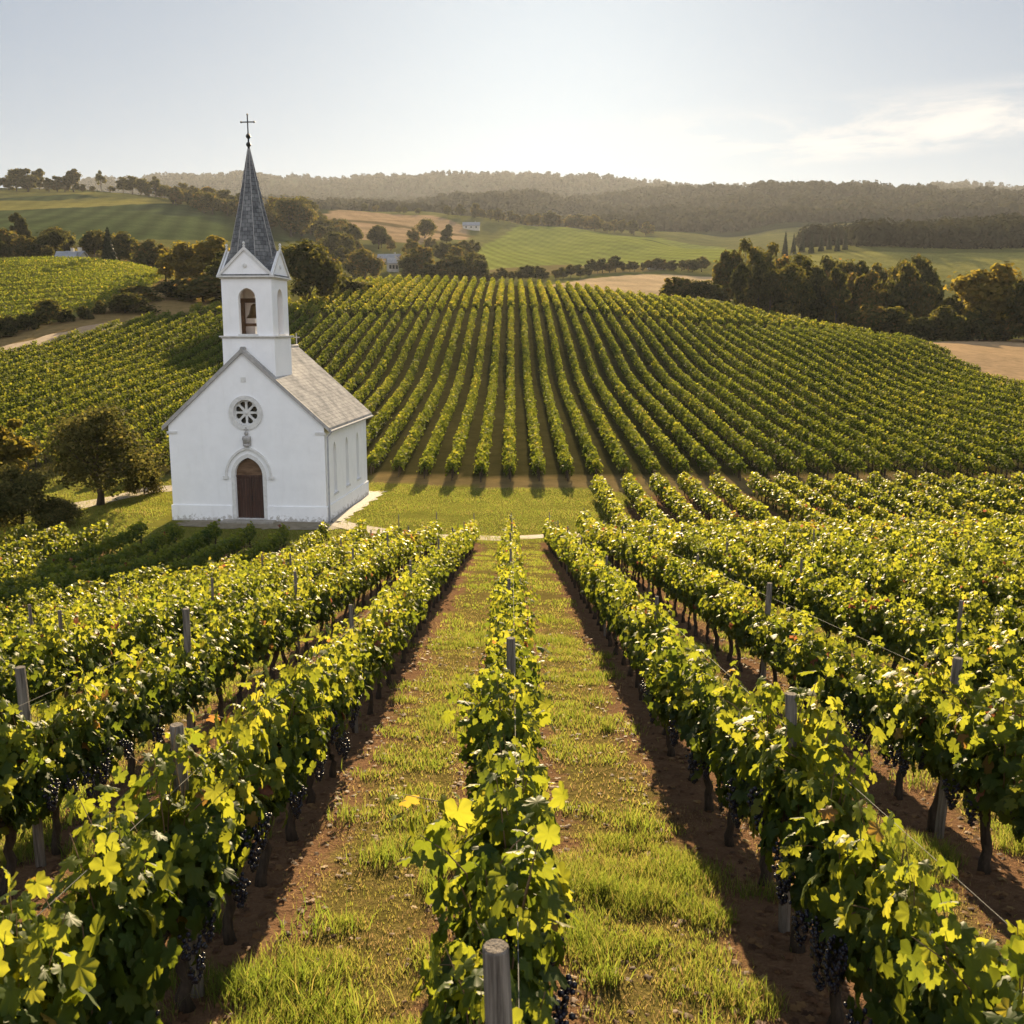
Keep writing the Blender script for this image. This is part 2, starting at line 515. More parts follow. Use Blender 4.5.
def C(px, *pairs):
    for py, d in pairs:
        p = P(px, py, d * S)
        ctrl.append((p.x, p.y, p.z))
C(-120, (466, 64), (430, 76), (372, 106), (350, 122), (300, 160), (262, 215), (248, 260), (228, 330), (200, 600), (184, 760), (205, 1200))
C(0, (468, 64), (424, 78), (362, 110), (347, 122), (302, 160), (263, 215), (252, 260), (240, 330), (208, 560), (192, 700), (206, 1100), (206, 1700), (196, 2900), (200, 3700))
C(110, (482, 62), (432, 76), (362, 110), (326, 135), (292, 165), (265, 215), (254, 280), (238, 380), (207, 600), (193, 720), (208, 1100), (206, 1700), (183, 2900), (195, 3700))
C(220, (482, 62), (408, 88), (346, 125), (307, 155), (291, 185), (286, 205), (284, 240), (264, 330), (234, 450), (210, 640), (202, 750), (214, 1100), (207, 1700), (178, 2900), (195, 3700))
C(330, (446, 76), (346, 128), (303, 165), (284, 200), (292, 250), (284, 330), (248, 480), (224, 680), (209, 850), (216, 1200), (207, 1700), (181, 2900), (195, 3700))
C(430, (344, 130), (300, 170), (282, 205), (291, 260), (278, 370), (246, 560), (224, 780), (213, 900), (221, 1200), (209, 1700), (178, 2900), (195, 3700))
C(560, (287, 205), (295, 255), (291, 330), (273, 450), (263, 540), (242, 760), (230, 900), (231, 1100), (216, 1400), (205, 1800), (178, 2900), (195, 3700))
C(650, (346, 130), (302, 183), (295, 200), (304, 240), (291, 330), (269, 450), (256, 560), (242, 750), (236, 900), (224, 1200), (208, 1550), (197, 1750), (196, 2400))
C(720, (352, 128), (308, 175), (300, 195), (316, 225), (302, 300), (277, 420), (252, 800), (226, 1200), (195, 1650), (196, 2400))
C(800, (440, 77), (382, 104), (330, 150), (322, 170), (330, 210), (305, 300), (262, 430), (250, 560), (232, 900), (192, 1650), (196, 2400))
C(910, (478, 62), (440, 77), (400, 97), (344, 138), (340, 160), (338, 210), (302, 330), (270, 420), (250, 520), (234, 900), (195, 1600), (196, 2400))
C(1024, (474, 62), (436, 76), (394, 97), (366, 120), (345, 150), (334, 205), (278, 400), (250, 520), (226, 900), (199, 1550), (196, 2400))
C(1150, (472, 62), (436, 76), (398, 97), (374, 120), (352, 150), (330, 210), (276, 400), (244, 520), (224, 900), (206, 1550))
for u in (-.9, -.5, -.25, 0, .25, .5, .9):
    for d in (-50, -20, 5, 30, 50, 58, 66, 72):
        x = u * (d + CC); ctrl.append((x, float(d), float(z0(d))))
for d in (83, 110, 150, 190, 240, 330, 560, 1000, 1750, 3000, 6000):
    if d in (6000, 3000):
        for u in (-.8, -.4, 0, .4, .8): ctrl.append((u * (d + CC), float(d), float(z0(d))))
    else:
        ctrl.append((0.0, float(d), float(z0(d))))
ctrl = np.array(ctrl)
cu = ctrl[:, 0] / (ctrl[:, 1] + CC); cl = np.log(ctrl[:, 1] + CC)
cv = (ctrl[:, 2] - z0(ctrl[:, 1])) / (ctrl[:, 1] + CC)
KU = 2.2
def kern(r2): return .5 * r2 * np.log(r2 + 1e-12)
nC = len(ctrl)
A = np.zeros((nC + 3, nC + 3))
du = (cu[:, None] - cu[None]) * KU; dl_ = cl[:, None] - cl[None]
A[:nC, :nC] = kern(du**2 + dl_**2) + np.eye(nC) * 2e-4
A[:nC, nC] = 1; A[:nC, nC+1] = cu * KU; A[:nC, nC+2] = cl
A[nC:, :nC] = A[:nC, nC:].T
sol = np.linalg.solve(A, np.concatenate([cv, np.zeros(3)]))
def gz(x, y):
    x = np.asarray(x, float); y = np.asarray(y, float)
    shp = np.broadcast(x, y).shape
    x = np.broadcast_to(x, shp).ravel(); y = np.broadcast_to(y, shp).ravel()
    out = np.empty(len(x))
    yy = np.maximum(y, -55)
    for a in range(0, len(x), 20000):
        b = slice(a, a + 20000)
        L = np.log(yy[b] + CC); u = np.clip(x[b] / (yy[b] + CC), -.85, .85)
        r2 = ((u[:, None] - cu[None]) * KU)**2 + (L[:, None] - cl[None])**2
        v = kern(r2) @ sol[:nC] + sol[nC] + sol[nC+1] * u * KU + sol[nC+2] * L
        far = np.clip((yy[b] - 66) / 12, 0, 1)
        z = z0(yy[b]) + v * (yy[b] + CC) * far
        sx_ = np.clip((-x[b] - 2) / 12, 0, 1); sx_ = sx_ * sx_ * (3 - 2 * sx_)
        s1 = np.clip((yy[b] - 6) / 19, 0, 1); s1 = s1 * s1 * (3 - 2 * s1)
        s2 = np.clip((60.3 - yy[b]) / 20, 0, 1); s2 = s2 * s2 * (3 - 2 * s2)
        z = z - 1.5 * sx_ * s1 * s2
        amp = np.clip((yy[b] - 350) / 1500, 0, 1)
        xx, yv = x[b], yy[b]
        z = z + amp * (7 * np.sin(xx*.011 + 1.3) * np.sin(yv*.007 + .4) + 4 * np.sin(xx*.027 + yv*.013) + 2.2 * np.sin(xx*.061 - yv*.021 + 2))
        out[b] = z
    return out.reshape(shp)
def gz1(x, y): return float(gz(np.array([x]), np.array([y]))[0])
_ds = np.exp(np.linspace(math.log(2.0), math.log(4000), 1600))
def hit(px, py):
    """the ground seen at a place of the picture, as a world point"""
    r = ray(px, py)
    xs = r.x / r.y * _ds; zs = CZ + r.z / r.y * _ds
    g = gz(xs, _ds)
    i = np.argmax(g >= zs)
    if not (g >= zs).any(): i = len(_ds) - 1
    return Vector((xs[i], _ds[i], g[i]))
def inpoly(x, y, poly):
    x = np.asarray(x); y = np.asarray(y)
    c = np.zeros(x.shape, bool)
    n = len(poly)
    for i in range(n):
        x1, y1 = poly[i]; x2, y2 = poly[(i + 1) % n]
        if y1 == y2: continue
        k = ((y1 > y) != (y2 > y)) & (x < (x2 - x1) * (y - y1) / (y2 - y1) + x1)
        c ^= k
    return c
def poly_d(*pts): return [XY(px, d * S) for px, d in pts]
def hitpoly(*pts): return [tuple(hit(px, py)[:2]) for px, py in pts]

HILL = poly_d((-160, 63), (60, 63.5), (130, 63.5), (230, 66), (370, 65), (480, 62), (800, 61.5), (1180, 61),
              (1180, 82), (1080, 90), (1024, 97), (965, 116), (914, 138), (850, 150), (720, 174), (600, 196), (500, 203), (420, 203), (350, 198),
              (330, 182), (300, 160), (222, 153), (180, 146), (110, 130), (40, 117), (-40, 108), (-160, 100))
LEFTVINE = poly_d((-160, 140), (0, 136), (60, 142), (110, 152), (150, 170), (168, 200), (150, 212), (-160, 214))
LAWN = [XY(-160, 44.2*S), XY(120, 44.4*S), XY(330, 44.6*S), XY(590, 44.8*S), XY(640, 57.6*S), XY(600, 59.9*S), XY(480, 60.5*S), XY(370, 62.8*S), XY(130, 63*S), XY(-160, 62*S)]

W1 = 2.1                        # row spacing of the near vineyard
X0 = -0.03
W2 = 2.25                       # row spacing on the hill
VINE_COLS = {
    'grass': (.10, .12, .028), 'soil': (.17, .105, .062)}
def landuse(x, y):
    n = len(x)
    col = np.tile(np.array([.115, .115, .04]), (n, 1))
    px = 512 + 1010 * x / np.maximum(y, 1)
    d = y / S
    def put(m, c): col[m] = c
    put(d > 1000, (.035, .042, .018))
    put((px < 345) & (d > 735), (.035, .042, .018))
    # left hillside
    put(inpoly(x, y, poly_d((-300, 330), (20, 330), (240, 420), (345, 560), (300, 690), (180, 640), (100, 560), (20, 520), (-300, 500))), (.050, .068, .028))
    put(inpoly(x, y, poly_d((-300, 500), (20, 520), (100, 560), (180, 640), (165, 700), (-300, 690))), (.19, .17, .05))
    put(inpoly(x, y, poly_d((-300, 600), (60, 610), (110, 650), (90, 665), (20, 640), (-300, 640))), (.055, .07, .03))
    put(inpoly(x, y, poly_d((-300, 225), (230, 225), (260, 300), (20, 330), (-300, 330))), (.10, .085, .04))
    # ploughed brown field and the green field in the valley
    put(inpoly(x, y, poly_d((335, 560), (420, 560), (445, 640), (470, 690), (470, 800), (430, 880), (340, 830), (320, 700))), (.29, .20, .12))
    put(inpoly(x, y, poly_d((330, 700), (400, 700), (475, 735), (475, 752), (400, 720), (330, 718))), (.12, .09, .045))
    put(inpoly(x, y, poly_d((340, 330), (430, 330), (430, 400), (340, 400))), (.10, .10, .035))
    put(inpoly(x, y, poly_d((468, 440), (560, 520), (720, 500), (760, 640), (720, 860), (520, 900), (490, 700), (465, 540))), (.17, .19, .045))
    put(inpoly(x, y, poly_d((475, 440), (655, 440), (665, 490), (600, 530), (560, 545), (500, 470))), (.15, .12, .055))
    put(inpoly(x, y, poly_d((640, 745), (740, 700), (760, 720), (650, 790))), (.06, .075, .025))
    put(inpoly(x, y, poly_d((520, 270), (700, 270), (745, 330), (745, 420), (700, 430), (640, 422), (585, 400), (530, 345))), (.40, .30, .19))
    put(inpoly(x, y, poly_d((800, 390), (1100, 390), (1100, 500), (800, 480))), (.20, .19, .06))
    put(inpoly(x, y, poly_d((914, 141), (965, 119), (1024, 100), (1250, 92), (1300, 172), (1024, 172), (960, 170))), (.37, .26, .16))
    # verge and bank left of the hill
    put(inpoly(x, y, poly_d((-160, 101), (-40, 109), (40, 118), (110, 131), (180, 147), (222, 154), (200, 172), (168, 200), (150, 168), (110, 150), (60, 140), (0, 134), (-160, 134))), (.22, .155, .07))
    put(inpoly(x, y, LEFTVINE), (.13, .125, .03))
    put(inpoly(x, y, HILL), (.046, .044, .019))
    far_f = (d > 205) & (d < 950)
    st = np.sin((x * .93 + y * .25) * 2 * np.pi / 13.0) * np.where(col[:, 1] > col[:, 0] * 1.02, .22, .07)
    col *= np.where(far_f, 1 + st, 1)[:, None]
    put((y > -60) & (y < 45 * S), (.13, .12, .035))
    put(inpoly(x, y, poly_d((360, 61), (480, 58.5), (620, 58), (1180, 57.5), (1180, 62.5), (800, 63.3), (480, 63.8), (370, 66))), (.165, .125, .062))
    put(inpoly(x, y, LAWN), (.16, .155, .035))
    return col

# ------------------------------------------------------------------ ground sheet
nl, nu = 620, 500
Ls = np.linspace(math.log(8), math.log(6000 + CC), nl)
us = np.linspace(-1.25, 1.25, nu)
Yg, Ug = np.meshgrid(np.exp(Ls) - CC, us, indexing='ij')
Xg = Ug * (Yg + CC)
Zg = gz(Xg, Yg)
xf, yf = Xg.ravel(), Yg.ravel()
colr = landuse(xf, yf)
stripe = np.zeros(len(xf)); stripe[(yf < 71)] = 1.0
stripe[(yf > 58 * S) & (xf < 5.5)] = 0
stripe[inpoly(xf, yf, LAWN)] = 0
hillm = inpoly(xf, yf, HILL).astype(float)
ii = np.arange(nl * nu).reshape(nl, nu)
quads = np.stack([ii[:-1, :-1], ii[:-1, 1:], ii[1:, 1:], ii[1:, :-1]], -1).reshape(-1, 4)
def ground_mat():
    m, nt, N, L, B, O = new_mat("ground_soil_and_grass")
    ca = N.new('ShaderNodeAttribute'); ca.attribute_name = 'Col'
    sa = N.new('ShaderNodeAttribute'); sa.attribute_name = 'stripe'
    g = N.new('ShaderNodeNewGeometry')
    pos = g.outputs['Position']
    sp = N.new('ShaderNodeSeparateXYZ'); L.new(pos, sp.inputs[0])
    # distance to the nearest vine row
    fr = math_n(N, L, 'FRACT', math_n(N, L, 'ADD', math_n(N, L, 'DIVIDE', math_n(N, L, 'SUBTRACT', sp.outputs[0], X0), W1), .5))
    dist = math_n(N, L, 'MULTIPLY', math_n(N, L, 'ABSOLUTE', math_n(N, L, 'SUBTRACT', fr, .5)), W1)
    nA = noise(N, L, .75, 6, .7, pos)
    nB = noise(N, L, 5.0, 6, .7, pos)
    nC_ = noise(N, L, 28.0, 5, .7, pos)
    e = math_n(N, L, 'ADD', dist, math_n(N, L, 'MULTIPLY', math_n(N, L, 'SUBTRACT', nA.outputs['Fac'], .5), 1.3))
    e = math_n(N, L, 'ADD', e, math_n(N, L, 'MULTIPLY', math_n(N, L, 'SUBTRACT', nB.outputs['Fac'], .5), .8))
    mk = N.new('ShaderNodeMapRange'); mk.interpolation_type = 'SMOOTHSTEP'
    L.new(e, mk.inputs['Value'])
    mk.inputs['From Min'].default_value = .42; mk.inputs['From Max'].default_value = .72
    soil = ramp(N, [(.25, (.060, .034, .022)), (.5, (.135, .075, .045)), (.8, (.24, .145, .085))])
    L.new(nB.outputs['Fac'], soil.inputs[0])
    soil2 = mix_rgb(N, L, .55, soil.outputs[0], mix_rgb(N, L, nC_.outputs['Fac'], (.07, .035, .02), (.30, .19, .11)))
    grs = ramp(N, [(.25, (.055, .048, .016)), (.5, (.125, .104, .034)), (.8, (.22, .16, .068))])
    L.new(nB.outputs['Fac'], grs.inputs[0])
    vin = mix_rgb(N, L, mk.outputs[0], soil2, grs.outputs[0])
    # elsewhere: the field's own colour, broken up by growth and wear
    nD = noise(N, L, .035, 7, .65, pos)
    nE = noise(N, L, .6, 6, .7, pos)
    v1 = ramp(N, [(.3, (.72, .74, .70)), (.7, (1.25, 1.2, 1.15))]); L.new(nD.outputs['Fac'], v1.inputs[0])
    v2 = ramp(N, [(.3, (.66, .70, .66)), (.7, (1.3, 1.25, 1.2))]); L.new(nE.outputs['Fac'], v2.inputs[0])
    c = mix_rgb(N, L, 1, ca.outputs['Color'], v1.outputs[0], 'MULTIPLY')
    c = mix_rgb(N, L, .8, c, v2.outputs[0], 'MULTIPLY')
    L.new(mix_rgb(N, L, sa.outputs['Fac'], c, vin), B.inputs['Base Color'])
    B.inputs['Roughness'].default_value = .95
    B.inputs['Specular IOR Level'].default_value = 0
    h = math_n(N, L, 'ADD', nB.outputs['Fac'], math_n(N, L, 'MULTIPLY', nC_.outputs['Fac'], .35))
    bump(N, L, B, h, .9, .10)
    return m
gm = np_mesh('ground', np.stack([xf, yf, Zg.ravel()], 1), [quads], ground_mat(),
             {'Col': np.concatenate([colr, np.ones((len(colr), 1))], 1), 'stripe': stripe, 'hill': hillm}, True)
go = link('ground', gm); go['kind'] = 'structure'

# paths: thin sheets draped just above the ground
M_GRAVEL = noisy("pale_gravel", (.26, .21, .16), (.50, .42, .33), 3.5, .95, .6, 40)
M_DIRT = noisy("tan_dirt_track", (.26, .165, .09), (.46, .32, .19), 1.2, .95, .4, 10)
def drape_path(name, pts, width, mat, lift=.03):
    P2 = [Vector(p[:2]) for p in pts]
    fine = []
    for a, b in zip(P2[:-1], P2[1:]):
        n = max(2, int((b - a).length / .8))
        for i in range(n): fine.append(a.lerp(b, i / n))
    fine.append(P2[-1])
    xs, ys = [], []
    K = 6
    for i, p in enumerate(fine):
        t = (fine[min(i+1, len(fine)-1)] - fine[max(i-1, 0)]).normalized()
        nrm = Vector((-t.y, t.x))
        for k in range(K + 1):
            w = width * (1 + .18 * math.sin(i * .7 + k) * (k in (0, K))) * (k / K - .5)
            xs.append(p.x + nrm.x * w); ys.append(p.y + nrm.y * w)
    z = gz(np.array(xs), np.array(ys)) + lift
    idx = np.arange(len(fine) * (K + 1)).reshape(len(fine), K + 1)
    q = np.stack([idx[:-1, :-1], idx[:-1, 1:], idx[1:, 1:], idx[1:, :-1]], -1).reshape(-1, 4)
    o = link(name, np_mesh(name, np.stack([xs, ys, z], 1), [q], mat, None, True))
    o['kind'] = 'structure'
    return o
drape_path('gravel_path', [hit(336, 524), hit(365, 530), hit(420, 537), hit(500, 539), hit(580, 535)], 1.3, M_GRAVEL)
drape_path('gravel_drive', [hit(-60, 508), hit(60, 510), hit(110, 500), hit(150, 491), hit(200, 488)], 2.0, M_GRAVEL)
drape_path('dirt_track', [XY(-150, 105*S), XY(-40, 114*S), XY(40, 124*S), XY(80, 130*S), XY(118, 137*S)], 6.0, M_DIRT, .06)

# ------------------------------------------------------------------ leaf scattering
def outline(full):
    a = [(0, 1.0), (10, .84), (18, .90), (27, .70), (34, .60), (42, .80), (52, .86), (60, .95), (70, .80), (78, .80), (90, .58), (104, .70), (118, .80), (132, .70), (146, .66), (160, .52), (172, .30)]
    if not full: a = [(0, 1.0), (32, .62), (58, .95), (90, .6), (120, .78), (160, .5)]
    pts = [(r * math.sin(R(t)), r * math.cos(R(t))) for t, r in a]
    left = [(-x, y) for x, y in pts[1:]][::-1]
    return pts + [(0, -.10)] + left
def leaf_template(lod):
    if lod == 2:
        V = [(-.75, -.55, -.1), (.75, -.55, -.1), (.85, .3, .05), (0, .95, -.18), (-.85, .3, .05)]
        return np.array(V), [np.array([(0, 1, 2, 4)]), np.array([(4, 2, 3)])]
    if lod == 3:
        V = [(-.8, -.7, 0), (.8, -.7, 0), (.7, .7, 0), (-.7, .7, 0)]
        return np.array(V), [np.array([(0, 1, 2, 3)])]
    o = outline(lod == 0)
    V = [(0, 0, .10)]
    for x, y in o:
        V.append((x, y, .22 * abs(x) - .30 * (x * x + y * y) + (.05 * math.sin(9 * math.atan2(x, y)))))
    n = len(o)
    F = [(0, 1 + (i + 1) % n, 1 + i) for i in range(n)]
    return np.array(V), [np.array(F)]
TPL = {k: leaf_template(k) for k in range(4)}
def unit(a): return a / np.maximum(np.linalg.norm(a, axis=-1, keepdims=True), 1e-9)
def scatter(pos, nrm, tip, size, lr, lod):
    """leaves with a face normal, a tip direction, a size and one tone value each"""
    V, F = TPL[lod]
    n = len(pos)
    nz_ = unit(nrm)
    ty = unit(tip - (tip * nz_).sum(1, keepdims=True) * nz_)
    tx = np.cross(ty, nz_)
    fold = RNG.uniform(.5, 1.7, (n, 1, 1))
    s = size[:, None, None]
    W = (V[None, :, 0:1] * tx[:, None] + V[None, :, 1:2] * ty[:, None] + V[None, :, 2:3] * fold * nz_[:, None]) * s + pos[:, None]
    off = (np.arange(n) * len(V))[:, None, None]
    faces = [(f[None] + off).reshape(-1, f.shape[1]) for f in F]
    return W.reshape(-1, 3), faces, np.repeat(lr, len(V))
def rand_dir(n):
    return unit(RNG.normal(size=(n, 3)))
def merge(parts):
    Vs, Fs, As, b = [], {}, [], 0
    for V, F, a in parts:
        Vs.append(V); As.append(a)
        for f in F: Fs.setdefault(f.shape[1], []).append(f + b)
        b += len(V)
    return np.concatenate(Vs), [np.concatenate(v) for v in Fs.values()], np.concatenate(As)

# ------------------------------------------------------------------ church
CH = P(250, 521, 62.0)
church = empty('church', (CH.x, CH.y, CH.z), R(-5.0), S)
tag(church, 'white plastered village church with slate spire and dark arched door standing among vineyards', 'church')
def arch(cx, hw, zb, zs, rise, n=9):
    """opening outline: jambs and a slightly pointed head"""
    Rr = (rise * rise + hw * hw) / (2 * hw)
    a0 = math.acos(max(-1, min(1, (Rr - hw) / Rr)))
    pts = [(cx - hw, zb), (cx + hw, zb)]
    for i in range(n + 1):
        a = a0 * i / n
        pts.append((cx + hw - Rr + Rr * math.cos(a), zs + Rr * math.sin(a)))
    for i in range(n - 1, -1, -1):
        a = a0 * i / n
        pts.append((cx - hw + Rr - Rr * math.cos(a), zs + Rr * math.sin(a)))
    return pts
def ring(cx, cz, r, n=40):
    return [(cx + r * math.cos(2*math.pi*i/n), cz + r * math.sin(2*math.pi*i/n)) for i in range(n)]
EV, AP, HW, LEN, TH = 4.85, 8.45, 4.0, 9.0, .45
door_o = arch(.05, .72, .12, 2.32, .92)
f_out = [(-HW, -1), (HW, -1), (HW, EV), (0, AP), (-HW, EV)]
fw = MB().slab([f_out, door_o, ring(.05, 5.5, .66)], 0, TH).build('front_wall', M_PLASTER, church)
# side walls with three lancets each
WY = (1.9, 4.4, 6.8)
side_holes = [arch(y, .30, 1.25, 3.35, .55) for y in WY]
for sgn in (1, -1):
    Mx = Matrix(((0, -sgn, 0, sgn * HW), (1, 0, 0, 0), (0, 0, 1, 0), (0, 0, 0, 1)))
    hs = side_holes
    wb = MB().slab([[(TH + .002, -1), (LEN - TH - .002, -1), (LEN - TH - .002, EV - .02), (TH + .002, EV - .02)]] + hs, 0, TH, Mx)
    wb.build('side_wall', M_PLASTER, church)
    for y in WY:
        wi = MB().slab([arch(y, .299, 1.251, 3.35, .549), arch(y, .235, 1.32, 3.35, .46)], .17, .24, Mx).build('side_window', M_TRIM, church)
        MB().slab([arch(y, .24, 1.31, 3.35, .465)], .19, .21, Mx).build('pane', M_FROST, wi)
        MB().box((y - .40, -.07, 1.15), (y + .40, .10, 1.245), Mx).build('sill', M_TRIM, wi)
MB().slab([[(-HW, -1), (HW, -1), (HW, EV), (0, AP), (-HW, EV)]], LEN - TH, LEN).build('rear_wall', M_PLASTER, church)
# plinth round the walls, broken at the door
pl = MB()
pl.box((-HW - .06, -.06, -1), (-.86, -.002, .78)).box((.96, -.06, -1), (HW + .06, -.002, .78))
pl.box((HW + .002, -.002, -1), (HW + .06, LEN + .06, .78)).box((-HW - .06, -.002, -1), (-HW - .002, LEN + .06, .78))
pl.build('plinth', M_PLASTER, church)
# stone step and apron
MB().box((-1.3, -.75, -.6), (1.4, -.064, .09)).build('door_step', M_APRON, church)
# roof: two slabs with overhang
sl_ = math.atan2(AP - EV, HW)
ov, tk = .32, .16
def roof_sheet(sgn):
    rx = HW + ov; rz = EV - ov * math.tan(sl_)
    up = tk / math.cos(sl_)
    g0 = .005
    pts = [(sgn * rx, rz + g0), (0, AP + g0), (0, AP + g0 + up), (sgn * rx, rz + g0 + up)]
    return MB().slab([pts], -.05, LEN + .22)
rb = roof_sheet(1)
for v, f in [(roof_sheet(-1).v, roof_sheet(-1).f)]: rb.add(v, f)
rme = rb.mesh('roof', M_ROOF); uv_by_slope(rme)
roof = link('roof', rme, church)
MB().tube([(0, -.03, AP + .21), (0, LEN + .2, AP + .21)], .10, 10).build('ridge_tile', M_STONE, roof)
fin = MB().tube([(0, LEN + .1, AP + .2), (0, LEN + .1, AP + .95)], .035, 8).tube([(-.2, LEN + .1, AP + .7), (.2, LEN + .1, AP + .7)], .03, 8)
fin.build('ridge_cross', M_STONE, roof)
# thin coping along the front gable, and the kneelers
cp = MB()
for sgn in (1, -1):
    e = .11
    rx = HW + .30; rz = EV - .30 * math.tan(sl_)
    cp.slab([[(sgn * rx, rz + .0), (0, AP + .0), (0, AP + e + .12), (sgn * rx, rz + e + .12)]], -.12, -.055)
cp.build('gable_coping', M_STONE, church)
for sgn in (1, -1):
    a, b = sorted((sgn * 3.55, sgn * (HW + .08)))
    MB().box((a, -.05, EV - .42), (b, -.003, EV - .30)).build('gable_kneeler', M_TRIM, church)
gut = MB().tube([(HW + .36, -.05, EV - .24), (HW + .36, LEN + .2, EV - .24)], .06, 8).build('gutter', M_PIPE, church)
MB().tube([(HW + .36, .10, EV - .27), (HW + .14, .10, EV - .55), (HW + .12, .10, -.3)], .045, 8).build('downpipe', M_PIPE, church)
# door: surround, leaves, tympanum, hood mould
MB().slab([arch(.05, .90, .125, 2.32, 1.13), arch(.05, .722, .10, 2.32, .921)], -.035, -.003).build('door_surround', M_TRIM, church)
dr = MB().slab([arch(.05, .715, .125, 2.32, .915)], .20, .26).build('door', M_DOOR, church)
MB().slab([arch(.05, .70, 2.32, 2.34, .87)], .185, .198).build('tympanum', M_BELLWOOD, dr)
MB().box((-.665, .155, 2.22), (.765, .199, 2.33)).box((.025, .165, .13), (.075, .199, 2.22)).build('door_frame', M_DOOR, dr)
pnl = MB()
for x in (-.60, .12):
    for z, h in ((.28, .75), (1.18, .92)):
        pnl.slab([[(x, z), (x + .55, z), (x + .55, z + h), (x, z + h)], [(x + .07, z + .07), (x + .48, z + .07), (x + .48, z + h - .07), (x + .07, z + h - .07)]], .178, .199)
pnl.build('door_panel', M_DOOR, dr)
MB().tube([(.13, .13, 1.05), (.13, .13, 1.25)], .02, 8).box((.11, .13, 1.02), (.15, .164, 1.05)).box((.11, .13, 1.25), (.15, .164, 1.28)).build('handle', M_IRON, dr)
hm = MB()
h_o, h_i = arch(.05, 1.20, 2.30, 2.30, 1.50, 14)[2:], arch(.05, 1.10, 2.30, 2.30, 1.38, 14)[2:]
hm.slab([h_o + h_i[::-1]], -.09, -.003)
hm.box((-1.26, -.11, 2.16), (-1.0, -.003, 2.298)).box((1.10, -.11, 2.16), (1.36, -.003, 2.298))
hm.build('hood_mould', M_TRIM, church)
# carved urn with a small cross between door and rose window
orn = MB().lathe([(.05, 3.80), (.16, 3.84), (.17, 3.90), (.07, 3.96), (.15, 4.05), (.21, 4.18), (.21, 4.27), (.11, 4.33), (.06, 4.38), (.10, 4.45), (.10, 4.52), (.03, 4.58), (.02, 4.80)], 14, Tm(.05, -.10, 0))
orn.box((-.06, -.115, 4.66), (.16, -.085, 4.70)).box((-.16, -.06, 3.86), (.26, -.003, 4.32))
orn.build('carved_finial', M_STONE, church)
MB().slab([[(-.13, 7.02), (.13, 7.02), (.13, 7.26), (-.13, 7.26)]], -.02, -.003).build('date_stone', M_TRIM, church)
# rose window
rose = MB().slab([ring(.05, 5.5, .86), ring(.05, 5.5, .64)], -.07, -.003).build('rose_window', M_TRIM, church)
MB().slab([ring(.05, 5.5, .655)], .26, .28).build('pane', M_GLASS, rose)
holes = []
for k in range(8):
    a = 2 * math.pi * (k + .5) / 8
    pts = []
    for rr, da in ((.17, 0), (.30, -.20), (.44, -.29), (.53, -.26), (.575, -.10), (.575, .10), (.53, .26), (.44, .29), (.30, .20)):
        pts.append((.05 + rr * math.cos(a + da), 5.5 + rr * math.sin(a + da)))
    holes.append(pts)
MB().slab([ring(.05, 5.5, .65)] + holes, .10, .20).lathe([(.09, 0), (.10, .03), (.06, .06), (.02, .07)], 16, Matrix.Translation((.05, .10, 5.5)) @ Matrix.Rotation(R(90), 4, 'X')).build('tracery', M_TRIM, rose)
# tower
TX, TY, TW = .22, 1.70, 1.33
def Tq(q): return Matrix.Translation((TX, TY, 0)) @ Matrix.Rotation(q * math.pi / 2, 4, 'Z')
ZC1, ZC2, ZG = 9.28, 12.05, 13.50
tw = MB().box((TX - TW, TY - TW, 4.0), (TX + TW, TY + TW, ZC1 - .12)).build('tower', M_PLASTER, church)
MB().box((TX - TW - .05, TY - TW - .05, ZC1 - .118), (TX + TW + .05, TY + TW + .05, ZC1 - .06)).box((TX - TW - .12, TY - TW - .12, ZC1 - .058), (TX + TW + .12, TY + TW + .12, ZC1)).build('lower_cornice', M_TRIM, tw)
bw, bt = TW - .06, .28
bel = MB()
for q in range(4):
    w = bw if q % 2 == 0 else bw - bt - .001
    bel.slab([[(-w, ZC1 + .002), (w, ZC1 + .002), (w, ZC2 - .002), (-w, ZC2 - .002)], arch(0, .44, ZC1 + .09, 11.10, .50)], -bw, -bw + bt, Tq(q))
bel.build('belfry_wall', M_PLASTER, tw)
cor = MB()
for q in range(4):
    w = bw
    for sx in (-1, 1):      # slim corner strips
        a, b = sorted((sx * (bw - .14), sx * (bw + .03)))
        cor.box((a, -bw - .03, ZC1 + .002), (b, -bw - .002, ZC2 - .13), Tq(q)) if q % 2 == 0 else None
MB().box((TX - bw - .06, TY - bw - .06, ZC2 - .001), (TX + bw + .06, TY + bw + .06, ZC2 + .06)).box((TX - bw - .17, TY - bw - .17, ZC2 + .062), (TX + bw + .17, TY + bw + .17, ZC2 + .14)).build('upper_cornice', M_TRIM, tw)
MB().box((TX - bw + bt, TY - bw + bt, ZC1 + .01), (TX + bw - bt, TY + bw - bt, ZC1 + .06)).build('belfry_floor', M_BELLWOOD, tw)
for q in range(4):
    MB().box((-.50, -bw - .05, ZC1 + .003), (.50, -bw + bt, ZC1 + .088), Tq(q)).build('belfry_sill', M_TRIM, tw)
bell = MB().lathe([(.50, 0), (.47, .06), (.36, .20), (.29, .45), (.25, .62), (.14, .72), (.05, .74)], 20, Tm(TX, TY, 10.15)).build('bell', M_BRONZE, tw)
MB().box((TX - .06 - bw + bt, TY - .12, 10.92), (TX + bw - bt + .06, TY + .12, 11.14)).box((TX - .75, TY - .10, ZC1 + .06), (TX - .60, TY + .10, 10.92)).box((TX + .60, TY - .10, ZC1 + .06), (TX + .75, TY + .10, 10.92)).box((TX - .6, TY - .07, 9.75), (TX + .6, TY + .07, 9.9)).build('bell_frame', M_BELLWOOD, tw)
